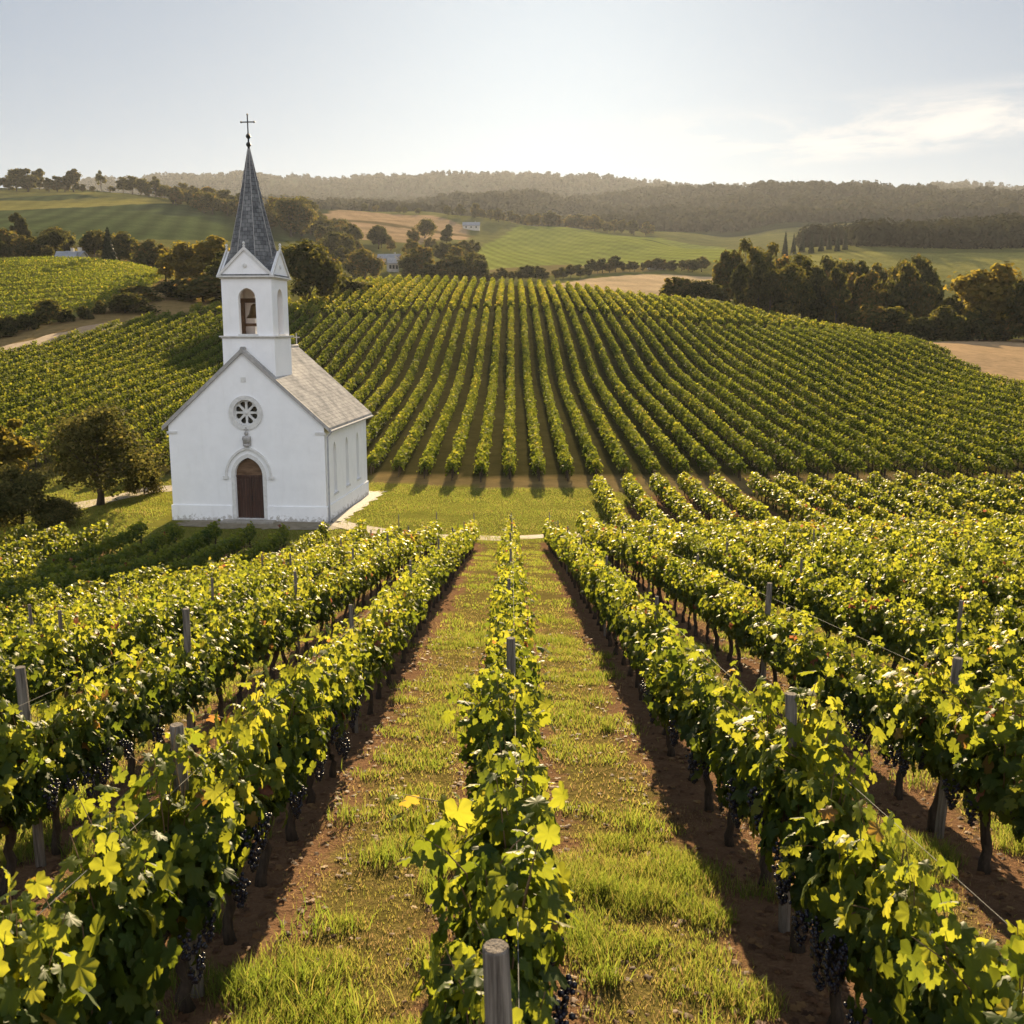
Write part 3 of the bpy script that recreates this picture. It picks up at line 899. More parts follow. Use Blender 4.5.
# four gables and their slate saddles under the spire
GB = bw + .08
gab = MB()
for q in range(4):
    gab.slab([[(-GB, ZC2 + .142), (GB, ZC2 + .142), (0, ZG - .05)]], -GB + .02, -GB + .14, Tq(q))
gab.build('tower_gable', M_PLASTER, tw)
gc = MB()
for q in range(4):
    for sx in (1, -1):
        gc.slab([[(sx * (GB + .10), ZC2 + .145), (sx * (GB - .06), ZC2 + .145), (0, ZG - .09), (0, ZG + .09)]], -GB - .06, -GB + .018, Tq(q))
gc.build('gable_coping', M_TRIM, tw)
for q in range(4):
    gf = MB().lathe([(.04, 0), (.07, .05), (.03, .12), (.07, .17), (.05, .24), (.01, .26)], 10, Tq(q) @ Matrix.Translation((0, -GB - .02, ZG + .06)))
    gf.build('gable_finial', M_TRIM, tw)
    MB().lathe([(.11, 0), (.11, .03), (.05, .05)], 12, Tq(q) @ Matrix.Translation((0, -GB + .018, ZC2 + .62)) @ Matrix.Rotation(R(90), 4, 'X')).build('rosette', M_TRIM, tw)
sad = MB()
for q in range(4):
    a = GB + .06
    vs = [(-a, -GB + .142, ZC2 + .145), (a, -GB + .142, ZC2 + .145), (0, -GB + .142, ZG + .02), (0, 0, ZG + .02), (-a, 0, ZC2 + .145), (a, 0, ZC2 + .145)]
    sad.add(vs, [(0, 1, 2), (0, 2, 3, 4), (1, 5, 3, 2)], Tq(q))
sme = sad.mesh('tower_roof', M_SLATE); uv_by_slope(sme); link('tower_roof', sme, tw)
spr = MB()
def octv(r, z): return [(TX + r * math.cos(R(22.5 + 45*k)), TY + r * math.sin(R(22.5 + 45*k)), z) for k in range(8)]
levels = [(1.27, ZC2 + .16), (1.24, ZC2 + .75), (1.12, ZG), (.62, ZG + 2.1), (.055, ZG + 4.85)]
vs = [p for r, z in levels for p in octv(r, z)]
fs = [(i*8+k, i*8+(k+1) % 8, (i+1)*8+(k+1) % 8, (i+1)*8+k) for i in range(len(levels)-1) for k in range(8)]
fs.append(tuple(32 + k for k in range(8)))
spr.add(vs, fs)
spm = spr.mesh('spire', M_SLATE); uv_by_slope(spm)
spire = link('spire', spm, church)
hp = MB()
for k in range(8):
    hp.tube([Vector(octv(r, z)[k]) for r, z in levels[1:]], .016, 6)
hp.build('hip_flashing', M_STONE, spire)
zt = ZG + 4.83
MB().lathe([(.05, 0), (.06, .10), (.11, .16), (.125, .22), (.10, .29), (.04, .34), (.04, .48), (.10, .54), (.125, .60), (.10, .67), (.04, .74), (.03, .80)], 14, Tm(TX, TY, zt)).build('finial', M_IRON, spire)
cr_ = MB().tube([(TX, TY, zt + .72), (TX, TY, zt + 1.62)], .032, 8).tube([(TX - .33, TY, zt + 1.27), (TX + .33, TY, zt + 1.27)], .03, 8)
for dx, dz in ((-.33, 1.27), (.33, 1.27), (0, 1.62)):
    cr_.lathe([(.02, -.05), (.055, 0), (.02, .05)], 8, Tm(TX + dx, TY, zt + dz))
cr_.build('cross', M_IRON, spire)
# paving round the church
def ground_patch(name, x0, x1, y0, y1, mat, lift):
    n = 24
    gx, gy = np.meshgrid(np.linspace(x0, x1, n), np.linspace(y0, y1, n))
    a = R(-5); k = S
    wx = CH.x + (gx * math.cos(a) - gy * math.sin(a)) * k; wy = CH.y + (gx * math.sin(a) + gy * math.cos(a)) * k
    edge = (gx == x0) | (gx == x1) | (gy == y0) | (gy == y1)
    wx = wx + edge * RNG.uniform(-.35, .35, wx.shape); wy = wy + edge * RNG.uniform(-.35, .35, wx.shape)
    z = gz(wx, wy) + lift
    id_ = np.arange(n*n).reshape(n, n)
    q = np.stack([id_[:-1, :-1], id_[:-1, 1:], id_[1:, 1:], id_[1:, :-1]], -1).reshape(-1, 4)
    o = link(name, np_mesh(name, np.stack([wx.ravel(), wy.ravel(), z.ravel()], 1), [q], mat, None, True))
    o['kind'] = 'structure'
ground_patch('church_forecourt', -3.2, 5.0, -1.7, .4, noisy("worn_forecourt", (.13, .11, .07), (.25, .21, .15), 2.0, .95, .5, 20), .025)
ground_patch('church_side_strip', 3.6, 4.75, .0, 10.2, M_APRON, .035)

# ------------------------------------------------------------------ trees
def crown_mesh(name, mat, h, w, n, leaf, seed, lobes=16, base=.28, shape='round', lod=3):
    rs = np.random.default_rng(seed)
    parts_p, parts_n, parts_l = [], [], []
    cen = []
    for i in range(lobes):
        t = (i + .5) / lobes
        z = base + (1 - base) * (t ** .9)
        prof = {'round': math.sin(math.pi * (.14 + .80 * t)) ** .7, 'cone': (1 - t) * .95 + .05, 'bush': math.cos(t * 1.35) ** .8}[shape]
        a = rs.uniform(0, 6.283); rr = w * .5 * prof * rs.uniform(.35, .80)
        cen.append((rr * math.cos(a), rr * math.sin(a), h * (z - .08 * rs.random()), w * rs.uniform(.15, .27) * (prof * .6 + .4)))
    cen.append((0, 0, h * (base + (1 - base) * .45), w * .30))
    wts = np.array([c[3] ** 2 for c in cen]); wts /= wts.sum()
    for c, k in zip(cen, (wts * n).astype(int)):
        dvec = unit(rs.normal(size=(k, 3)))
        rad = c[3] * (rs.uniform(.15, 1, (k, 1)) ** .45) * (1 + .18 * rs.normal(size=(k, 1)))
        p = np.array(c[:3]) + dvec * rad * np.array([1, 1, .8])
        parts_p.append(p); parts_n.append(unit(dvec + .7 * unit(rs.normal(size=(k, 3))) + np.array([0, 0, .25])))
        parts_l.append(np.clip(rs.normal(.42 + rs.uniform(-.16, .16), .2, k), 0, 1))
    p = np.concatenate(parts_p); nn = np.concatenate(parts_n); l = np.concatenate(parts_l)
    keep = p[:, 2] > (.03 * h)
    p, nn, l = p[keep], nn[keep], l[keep]
    sz = leaf * rs.uniform(.55, 1.25, len(p))
    V, F, a = scatter(p, nn, unit(rs.normal(size=(len(p), 3)) + np.array([0, 0, -.6])), sz, l, lod)
    return np_mesh(name, V, F, mat, {'lr': a}), cen
def trunk_mesh(name, h, r, cen, seed, mat, fork=6):
    rs = random.Random(seed)
    mb = MB()
    top = h * .62
    pts = [(0, 0, -.06 * h)]
    x = y = 0
    for i in range(1, 7):
        x += rs.uniform(-.02, .02) * h; y += rs.uniform(-.02, .02) * h
        pts.append((x, y, top * i / 6))
    mb.tube(pts, [r * (1.35 if i == 0 else 1 - .75 * i / 6) for i in range(7)], 8)
    for c in rs.sample(cen, min(fork, len(cen))):
        s0 = pts[rs.randint(2, 4)]
        mid = tuple((s0[j] + c[j]) / 2 + (0.03 * h if j == 2 else 0) for j in range(3))
        mb.tube([s0, mid, c[:3]], [r * .42, r * .27, r * .08], 6)
    return mb.mesh(name, mat, True)
def conifer_mesh(name, h, w, n, seed, leaf):
    rs = np.random.default_rng(seed)
    t = 1 - np.sqrt(rs.random(n)) * .97
    tier = np.floor(t * 15) / 15 + .8 / 15
    a = rs.uniform(0, 6.283, n)
    rmax = w * .5 * np.clip(1.03 - tier, .03, 1) * (.80 + .2 * np.sin(a * 5 + tier * 40)) + .02 * w
    rad = rmax * rs.uniform(.1, 1, n) ** .4
    p = np.stack([rad * np.cos(a), rad * np.sin(a), h * (t - .35 * (rad / w) * .5 + .03)], 1)
    nn = unit(np.stack([np.cos(a) * .6, np.sin(a) * .6, np.full(n, .8)], 1) + .6 * unit(rs.normal(size=(n, 3))))
    tip = np.stack([np.cos(a), np.sin(a), np.full(n, -.5)], 1)
    V, F, l = scatter(p, nn, tip, leaf * rs.uniform(.5, 1.2, n), rs.random(n), 3)
    return np_mesh(name, V, F, M_CONIFER, {'lr': l})
TREES = []
for i, (h, w, shp, lob, bs) in enumerate([(10, 9, 'round', 20, .22), (10, 7.5, 'round', 18, .2), (10, 10.5, 'round', 24, .25), (10, 6.0, 'round', 16, .18), (10, 8.5, 'round', 14, .3)]):
    cm, cen = crown_mesh('crown', M_TREE, h, w, 5200, .30, 50 + i, lob, bs, shp)
    TREES.append((cm, trunk_mesh('trunk', h, .26, cen, i, M_TREEBARK)))
GOLD = []
for i, (w, lob) in enumerate(((8.5, 18), (7.0, 15))):
    cm, cen = crown_mesh('crown', M_GOLD, 10, w, 5000, .30, 120 + i, lob, .2)
    GOLD.append((cm, trunk_mesh('trunk', 10, .25, cen, 60 + i, M_TREEBARK)))
SPARSE_c, cen = crown_mesh('crown', M_TREE, 10, 6.5, 1500, .28, 91, 9, .45)
SPARSE = (SPARSE_c, trunk_mesh('trunk', 10, .20, cen, 9, M_TREEBARK, 8))
BUSH = []
for i in range(3):
    cm, cen = crown_mesh('crown', M_TREE, 3, 4.2, 3000, .16, 70 + i, 15, .12, 'bush')
    BUSH.append((cm, trunk_mesh('trunk', 2.2, .07, cen, i + 20, M_TREEBARK, 7)))
CON = (conifer_mesh('crown', 10, 4.6, 5200, 5, .26), MB().tube([(0, 0, -.6), (0, 0, 9.6)], [.22, .03], 8).mesh('trunk', M_TREEBARK, True))
def plant(kind, name, x, y, h, label, cat, group=None, widen=1.0, rz=None, hb=10.0, sink=.0):
    z = gz1(x, y) - sink * h
    o = empty(name, (x, y, z), random.uniform(0, 6.28) if rz is None else rz)
    k = h / hb
    o.scale = (k * widen, k * widen, k)
    tag(o, label, cat, group)
    link('trunk', kind[1], o); link('crown', kind[0], o)
    return o
def tree_at(kind, name, px, d, top, label, cat='tree', group=None, widen=1.0, hb=10.0, minh=2.0):
    x, y = XY(px, d * S, top)
    h = max(minh, P(px, top, d * S).z - gz1(x, y))
    return plant(kind, name, x, y, h, label, cat, group, widen, hb=hb)
RT = lambda: TREES[random.randrange(len(TREES))]
# the dark wood along the right edge of the vine hill
sil = np.array([(700, 292), (712, 262), (726, 249), (745, 246), (760, 247), (775, 257), (800, 260), (825, 257), (850, 260), (870, 264), (893, 264), (912, 262), (930, 272), (955, 288), (975, 292), (1000, 285), (1060, 270), (1140, 262)])
for i in range(44):
    px = 728 + i * 9.6 + random.uniform(-5, 5)
    lay = i % 2
    d = (196 if lay else 222) + random.uniform(-6, 6) - max(0, px - 900) * .12
    top = float(np.interp(px, sil[:, 0], sil[:, 1])) + (random.uniform(4, 20) if lay else random.uniform(-5, 4))
    tree_at(RT(), 'broadleaf_tree', px, d, top, 'dark broadleaf tree in the wood at the right edge of the vine hill', group='wood at the right edge of the vine hill', widen=.72)
tree_at(GOLD[0], 'broadleaf_tree', 992, 166, 266, 'golden green rounded tree standing in front of the dark wood, above the tan field', widen=1.2)
tree_at(TREES[1], 'broadleaf_tree', 1030, 158, 280, 'dark olive tree at the right picture edge beside the golden green tree', widen=1.0)
for i, px in enumerate((672, 688, 702, 716, 868, 890, 925, 944, 962, 980, 1004, 1026)):
    x, y = XY(px, (208 if px < 720 else 168 if px < 900 else 163) * S)
    plant(BUSH[i % 3], 'bush', x, y, random.uniform(4, 6.5), 'low rounded bush along the upper right margin of the vine hill', 'bush', 'bushes along the upper right margin of the vine hill', hb=3.0, widen=1.2)
# behind the church
tree_at(TREES[2], 'broadleaf_tree', 308, 160, 242, 'large round brown-green tree just right of the church steeple', widen=1.05)
tree_at(GOLD[1], 'broadleaf_tree', 210, 184, 234, 'tall golden-topped tree just left of the church steeple', widen=1.35)
tree_at(GOLD[0], 'broadleaf_tree', 186, 186, 244, 'golden tree with broad crown second to the left of the steeple', widen=1.35)
tree_at(GOLD[1], 'broadleaf_tree', 164, 194, 249, 'small golden tree at the left end of the group beside the steeple', widen=1.0)
tree_at(TREES[0], 'broadleaf_tree', 228, 166, 255, 'dark tree partly hidden behind the church belfry', widen=1.3)
for i, (px, d, top, wd) in enumerate([(202, 160, 276, 2.4), (174, 162, 281, 2.2), (138, 156, 286, 2.0), (124, 146, 293, 2.0), (100, 145, 305, 1.1), (48, 138, 300, 1.1), (27, 134, 314, 1.2), (4, 130, 317, 1.2), (-16, 128, 320, 1.2), (67, 139, 310, 1.0), (345, 176, 279, 2.4), (362, 180, 282, 2.2), (83, 141, 311, 1.1)]):
    x, y = XY(px, d * S, top)
    h = max(2.2, P(px, top, d * S).z - gz1(x, y))
    labels = ['dark bush nearest the steeple on the bank left of the hill', 'broad dark bush second from the steeple on the bank', 'low dark bush on the bank at the corner of the upper left vineyard', 'dark bush halfway along the bank above the dirt track',
              'small brownish bush at the end of the dirt track', 'tallest dark bush above the dirt track at left', 'dark bush just left of the tallest one above the dirt track', 'dark bush above the dirt track at the left picture edge', 'low bush cut by the left picture edge above the track',
              'small brown bush just right of the tallest one above the track', 'brown bush under the round tree right of the steeple', 'low brown bush furthest right at the top edge of the vine hill', 'low brown bush between the tallest bush and the track end']
    plant(BUSH[i % 3], 'bush', x, y, h, labels[i], 'bush', None, wd, hb=3.0)
# tree line above the upper left vineyard
for i, (px, d, top, k, wd, lab) in enumerate([
        (-20, 222, 236, 0, 1, 'dark tree at the left picture edge above the upper vineyard'),
        (4, 224, 242, 2, .9, 'low dark tree in the left corner above the upper vineyard'),
        (17, 262, 213, 3, .8, 'tall slim brown tree sticking up above the left tree line'),
        (34, 240, 236, 1, 1.1, 'brown-green tree beside the tall slim one in the left tree line'),
        (47, 222, 246, 0, 1.1, 'dark rounded tree left of the grey roofed sheds'),
        (61, 246, 231, 4, 1.1, 'brown tree above the grey roofed sheds in the left tree line'),
        (84, 250, 242, 2, 1.0, 'reddish brown tree between the sheds and the dark conifer'),
        (133, 270, 246, 1, 1.2, 'pale hazy tree just right of the dark conifer'),
        (150, 250, 256, 4, 1.2, 'low golden tree right of the grey roofed house')]):
    tree_at(TREES[k], 'broadleaf_tree', px, d, top, lab, widen=wd)
for i in range(26):
    px = random.uniform(-30, 168)
    if 62 < px < 122 and i % 3: continue
    x, y = XY(px, random.uniform(226, 262) * S)
    plant(TREES[i % 5] if i % 2 else BUSH[i % 3], 'broadleaf_tree', x, y, random.uniform(3.5, 8.0), 'low brown and golden scrubby tree filling the left tree line', 'tree', 'scrubby trees of the left tree line', 1.2, hb=10.0 if i % 2 else 3.0)
tree_at(CON, 'conifer', 107, 212, 228, 'single dark pointed conifer above the upper left vineyard', widen=1.15)
# skyline trees of the left hill
for i, (px, top) in enumerate([(-14, 172), (-2, 178), (8, 176), (15, 170), (26, 168), (38, 169), (48, 178), (56, 176), (64, 176), (72, 169), (82, 184), (92, 186), (112, 186), (122, 178), (131, 177), (140, 179), (148, 184), (172, 188), (182, 184), (192, 187)]):
    tree_at(RT(), 'broadleaf_tree', px, 715 + random.uniform(-15, 10), top, 'small dark tree on the skyline of the left hill', group='trees on the skyline of the left hill', widen=1.25)
tree_at(SPARSE, 'open_crowned_tree', 100, 715, 171, 'thin open crowned tree standing alone on the left skyline', widen=.8)
tree_at(SPARSE, 'open_crowned_tree', 154, 712, 176, 'thin open crowned tree at the right end of the left skyline', widen=.9)
# wooded shoulder right of the dark hillside
for i in range(84):
    t = i / 83
    px = 160 + 185 * t + random.uniform(-6, 6)
    lo, hi = np.interp(px, [160, 230, 300, 345], [194, 218, 244, 262]), np.interp(px, [160, 200, 260, 310, 345], [185, 186, 196, 198, 232])
    d = float(np.interp(px, [160, 345], [690, 520])) + random.uniform(-60, 70)
    tree_at(RT(), 'broadleaf_tree', px, d, float(hi + (lo - hi) * random.random() * .8), 'hazy brown-green tree on the wooded shoulder behind the steeple', group='trees on the wooded shoulder behind the steeple', widen=1.25, minh=11)
# valley trees
for i in range(60):
    px = random.uniform(332, 482)
    d = random.uniform(330, 560) if px < 425 else random.uniform(350, 640)
    if 368 < px < 400 and d < 470: continue
    x, y = XY(px, d * S)
    plant(RT(), 'broadleaf_tree', x, y, random.uniform(7, 14), 'hazy rounded tree in the valley beyond the crest of the vine hill', 'tree', 'valley trees beyond the vine hill', 1.15)
for px, top in [(398, 206), (418, 210), (447, 206), (460, 205), (474, 209), (365, 203), (404, 209), (376, 207)]:
    tree_at(RT(), 'broadleaf_tree', px, 880, top, 'small tree along the top of the brown ploughed field', group='trees along the top of the ploughed field', widen=1.0, minh=7)
for i in range(20):
    px = 430 + i * 8.2 + random.uniform(-3, 3)
    x, y = XY(px, float(np.interp(px, [430, 520, 600], [345, 380, 432])) * S + random.uniform(-8, 8))
    plant(RT(), 'broadleaf_tree', x, y, random.uniform(7, 12) if px < 480 else random.uniform(4.5, 8), 'dark low tree in the hedgerow below the green valley field', 'tree', 'hedgerow below the green valley field', 1.3)
for i in range(18):
    px = 590 + i * 6.4 + random.uniform(-2, 2)
    x, y = XY(px, float(np.interp(px, [590, 700], [440, 450])) * S + random.uniform(-6, 6))
    plant(RT(), 'broadleaf_tree', x, y, random.uniform(4, 8), 'low hazy tree in the hedgerow behind the tan valley field', 'tree', 'hedgerow behind the tan valley field', 1.3)
for i in range(26):
    px = 478 + i * 6.8 + random.uniform(-3, 3)
    x, y = XY(px, float(np.interp(px, [478, 660], [905, 930])) * S + random.uniform(-25, 25))
    plant(RT(), 'broadleaf_tree', x, y, random.uniform(9, 17), 'hazy tree in the belt above the green valley field', 'tree', 'tree belt above the green valley field', 1.2)
for i, (px, top) in enumerate([(786, 232), (794, 236), (803, 229), (812, 234), (822, 232), (830, 228), (838, 236), (846, 230)]):
    tree_at(CON, 'conifer', px, 492 + (i % 3) * 9, top + 2 * (i % 2), 'dark pointed conifer at the left end of the far right wood', group='conifers at the left end of the far right wood', widen=.72, minh=12)
# left foreground: dark rounded tree and bushes beside the church lawn
ol_c, cen = crown_mesh('crown', M_OLIVE, 6.0, 6.2, 10500, .085, 300, 26, .26, 'round')
ol = (ol_c, trunk_mesh('trunk', 6.0, .19, cen, 77, M_TREEBARK, 10))
tp = hit(100, 505)
plant(ol, 'olive_tree', tp.x, tp.y, 6.9, 'dark olive coloured rounded tree on the lawn left of the church', 'tree', None, 1.15, 1.0, hb=6.0)
ol2_c, cen2 = crown_mesh('crown', M_OLIVE, 3.0, 4.0, 9000, .075, 301, 18, .10, 'bush')
ol2 = (ol2_c, trunk_mesh('trunk', 2.4, .09, cen2, 78, M_TREEBARK, 8))
p_ = hit(22, 527)
plant(ol2, 'bush', p_.x, p_.y, 3.6, 'big dark bush at the left edge in front of the rounded tree', 'bush', None, 1.15, .4, hb=3.0)
p_ = hit(62, 526)
plant(ol2, 'bush', p_.x, p_.y, 1.7, 'clipped low dark bush right of the big bush at left', 'bush', None, 1.25, 2.4, hb=3.0)
p_ = hit(145, 494)
plant(ol2, 'bush', p_.x, p_.y, 2.8, 'low olive bush between the rounded tree and the church', 'bush', None, .8, 4.0, hb=3.0)
tree_at(GOLD[1], 'broadleaf_tree', 6, 60, 418, 'pale yellowish tree at the left edge behind the big dark bush', widen=1.1, minh=4)
# far-off woods that read as one mass
def far_wood(name, cand, size, label, k=22, leafk=.26):
    x, y = cand
    z = gz(x, y)
    n = len(x)
    hgt = size * RNG.uniform(.6, 1.25, n)
    u_ = rand_dir(n * k)
    c = np.repeat(np.stack([x, y, z + hgt * .45], 1), k, 0)
    hh = np.repeat(hgt, k)[:, None]
    p = c + u_ * hh * np.array([.52, .52, .55]) * RNG.uniform(.5, 1.05, (n*k, 1))
    nn = unit(u_ + .5 * rand_dir(n * k))
    l = np.clip(np.repeat(RNG.uniform(.25, .65, n), k) + RNG.normal(0, .06, n*k), 0, 1)
    V, F, a = scatter(p, nn, rand_dir(n*k), hh[:, 0] * RNG.uniform(.6, 1.3, n*k) * leafk, l, 3)
    o = link(name, np_mesh(name, V, F, M_FARWOOD, {'lr': a}))
    tag(o, label, 'woodland', None, 'stuff')
n = 20000
yy = np.exp(RNG.uniform(math.log(1050 * S), math.log(3150 * S), n)); xx = RNG.uniform(-.78, .78, n) * yy
far_wood('woodland', (xx, yy), 15.0, 'distant wooded ridges along the horizon fading into haze', 30, .20)
pxs = RNG.uniform(800, 1250, 1100); dd = np.where(pxs < 850, RNG.uniform(600, 680, 1100), RNG.uniform(520, 680, 1100)) * S
far_wood('wood', (np.array([XY(a, b)[0] for a, b in zip(pxs, dd)]), dd), 14.0, 'dark mixed wood on the rise behind the nearer trees at right', 150, .085)

# ------------------------------------------------------------------ houses
M_HWALL = noisy("house_render", (.34, .31, .27), (.48, .45, .40), .8, .9)
M_HROOF = noisy("house_roof_red", (.20, .085, .05), (.33, .15, .09), .9, .8)
M_HROOFG = noisy("house_roof_grey", (.22, .22, .23), (.38, .37, .36), .9, .8)
M_HROOFW = noisy("shed_roof_pale", (.20, .21, .23), (.30, .31, .33), .5, .6)
def house(name, px, d, w, dep, h, rf, label, roof_m, rz=0.0, cat='house'):
    x, y = XY(px, d * S)
    o = empty(name, (x, y, gz1(x, y) - .3), rz); tag(o, label, cat)
    wl_ = MB()
    wl_.slab([[(-w/2, -1), (w/2, -1), (w/2, h), (-w/2, h)]], -dep/2, -dep/2 + .3).slab([[(-w/2, -1), (w/2, -1), (w/2, h), (-w/2, h)]], dep/2 - .3, dep/2)
    gp = [(-dep/2 + .301, -1), (dep/2 - .301, -1), (dep/2 - .301, h), (0, h + rf - .1), (-dep/2 + .301, h)]
    for sx in (-1, 1):
        wl_.slab([gp], -.15, .15, Matrix.Translation((sx * (w/2 - .15), 0, 0)) @ Matrix.Rotation(R(90), 4, 'Z'))
    wl_.build('wall', M_HWALL, o)
    r_ = MB()
    for s_ in (1, -1):
        a = dep/2 + .5
        r_.slab([[(s_ * a, h - .5 * rf / (dep/2)), (0, h + rf), (0, h + rf + .25), (s_ * a, h + .25 - .5 * rf / (dep/2))]], -w/2 - .4, w/2 + .4, Matrix.Rotation(R(90), 4, 'Z'))
    ro = r_.build('roof', roof_m, o)
    MB().box((w * .22, -.4, h + rf * .5), (w * .22 + .8, .4, h + rf + 1.1)).build('chimney', M_HWALL, ro)
    for k in (-.3, 0, .3):
        MB().box((k * w - .55, -dep/2 - .06, h * .35), (k * w + .55, -dep/2 - .002, h * .75)).build('window', M_GLASS, o)
house('shed', 73, 218, 4.5, 4, 1.5, 1.2, 'low blue-grey roofed shed in the left tree line, left one of two', M_HROOFW, .2, 'shed')
house('shed', 81, 220, 4.5, 4, 1.6, 1.2, 'low blue-grey roofed shed in the left tree line nearest the dark conifer', M_HROOFW, -.1, 'shed')
house('house', 147, 262, 7, 5, 1.2, 1.6, 'low grey roofed house right of the dark conifer', M_HROOFG, .1)
house('house', 394, 395, 5, 4.5, 4.4, 2.2, 'small pale house with dark windows among the valley trees', M_HROOFG, .3)
house('house', 391, 450, 12, 6, 2.2, 2.2, 'long grey roofed house behind the small pale house in the valley', M_HROOFW, -.1)
house('house', 377, 400, 3.5, 3, 2, 1.2, 'tiny outbuilding left of the small pale house in the valley', M_HROOFW, .1)
house('house', 472, 800, 16, 8, 4, 3, 'far pale house with grey roof at the right end of the ploughed field', M_HROOFW, .0)
house('house', 655, 455, 9, 6, 2.4, 2.2, 'red roofed house in the hedgerow behind the tan field', M_HROOF, .15)

# ------------------------------------------------------------------ vine rows on the hill
def row_leaves(xs, ys, zs, per, lr0, size, hw=.42, zlo=.42, zhi=1.95, lod=3, along=.5, lumps=.09):
    n = len(xs) * per
    bx_ = np.repeat(xs, per); by_ = np.repeat(ys, per); bz_ = np.repeat(zs, per)
    lump = np.repeat(RNG.normal(0, lumps, len(xs)), per)
    a = RNG.uniform(0, math.pi, n)
    rad = RNG.uniform(.2, 1, n) ** .4
    ox = np.cos(a) * rad * hw * (1 + .35 * RNG.normal(size=n) * .5)
    t = np.sin(a) * rad
    oz = zlo + (zhi + lump - zlo) * (t * .62 + .38 * RNG.random(n))
    pos = np.stack([bx_ + ox, by_ + RNG.uniform(-along, along, n), bz_ + oz], 1)
    nn = np.stack([np.cos(a) * .9, np.zeros(n), np.sin(a) * .6 + .15], 1) + .75 * rand_dir(n)
    lr = np.clip(np.repeat(RNG.normal(lr0, .10, len(xs)), per) + RNG.normal(0, .13, n) + .42 * ((oz - zlo) / (zhi - zlo) - .62), 0, 1)  # darker low, paler high: leaf age plus the row's own shade put into colour
    return scatter(pos, nn, np.stack([RNG.normal(0, .4, n), RNG.normal(0, .4, n), np.full(n, -1.0)], 1), size * RNG.uniform(.6, 1.25, n), lr, lod)
def stems(xs, ys, zs, h=.75, r=.04):
    """square trunk stubs, one per plant"""
    n = len(xs)
    q = np.array([(-1, -1), (1, -1), (1, 1), (-1, 1)]) * r
    V = np.zeros((n, 8, 3))
    for i in range(4):
        V[:, i] = np.stack([xs + q[i, 0], ys + q[i, 1], zs - .05], 1)
        V[:, 4+i] = np.stack([xs + q[i, 0] + RNG.normal(0, .03, n), ys + q[i, 1], zs + h], 1)
    off = (np.arange(n) * 8)[:, None, None]
    F = np.array([(0, 1, 5, 4), (1, 2, 6, 5), (2, 3, 7, 6), (3, 0, 4, 7)])
    return V.reshape(-1, 3), [(F[None] + off).reshape(-1, 4)]
def make_row(xs, ys, label, group, per, lr0, size, **kw):
    zs = gz(xs, ys)
    o = empty('vine_row', (float(xs[0]), float(ys[0]), float(zs[0])))
    tag(o, label, 'vine row', group)
    org = np.array([xs[0], ys[0], zs[0]])
    V, F, a = row_leaves(xs, ys, zs, per, lr0, size, **kw)
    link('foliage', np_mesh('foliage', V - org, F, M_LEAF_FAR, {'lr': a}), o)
    near = ys < ys.min() + 25
    if near.sum() > 2 and ys.min() < 140:
        V, F = stems(xs[near], ys[near], zs[near])
        link('stems', np_mesh('stems', V - org, F, M_BARK), o)['kind'] = 'stuff'
    return o
nrow = 0
for k in range(-72, 73):
    x = -.2 + k * W2
    ys = np.arange(74.0, 260.0, 1.0)
    xs = np.full(len(ys), x) + RNG.normal(0, .05, len(ys))
    m = inpoly(xs, ys, HILL)
    gap = 189 - abs(x) * .25
    lower, upper = m & (ys < gap), m & (ys > gap + 4.5)
    bias = .02 if x < 0 else -.05
    if lower.sum() > 5:
        yl = ys[lower]
        dens = 34
        make_row(xs[lower], yl, 'long green vine row running up the hill behind the church', 'vine rows on the hill behind the church', 104, .46 + bias, .110, hw=.46, zhi=1.85, lumps=.05); nrow += 1
    if upper.sum() > 5:
        make_row(xs[upper], ys[upper], 'short yellow-green vine row along the crest of the hill', 'vine rows along the crest of the hill', 50, .62, .17, zlo=.3, hw=.55); nrow += 1
# upper left vineyard: rows running across the slope
for k in range(16):
    yk = 168 + k * 6.2
    xs = np.arange(-190, -40, 1.0)
    ys = yk + (xs + 110) * .10 + RNG.normal(0, .08, len(xs))
    m = inpoly(xs, ys, LEFTVINE)
    if m.sum() > 6:
        V = None
        zs = gz(xs[m], ys[m])
        o = empty('vine_row', (float(xs[m][0]), float(ys[m][0]), float(zs[0])))
        tag(o, 'yellow-green vine row crossing the upper left vineyard below the tree line', 'vine row', 'vine rows of the upper left vineyard')
        n_ = m.sum(); per = 60
        px_ = np.repeat(xs[m], per) + RNG.uniform(-.5, .5, n_*per); py_ = np.repeat(ys[m], per) + RNG.normal(0, .75, n_*per)
        pz_ = np.repeat(zs, per) + RNG.uniform(.3, 1.7, n_*per)
        V, F, a = scatter(np.stack([px_, py_, pz_], 1), rand_dir(n_*per) + np.array([0, 0, .5]), rand_dir(n_*per), 0.16 * RNG.uniform(.6, 1.2, n_*per), np.clip(RNG.normal(.50, .2, n_*per), 0, 1), 3)
        link('foliage', np_mesh('foliage', V - np.array([xs[m][0], ys[m][0], zs[0]]), F, M_LEAF_FAR, {'lr': a}), o)

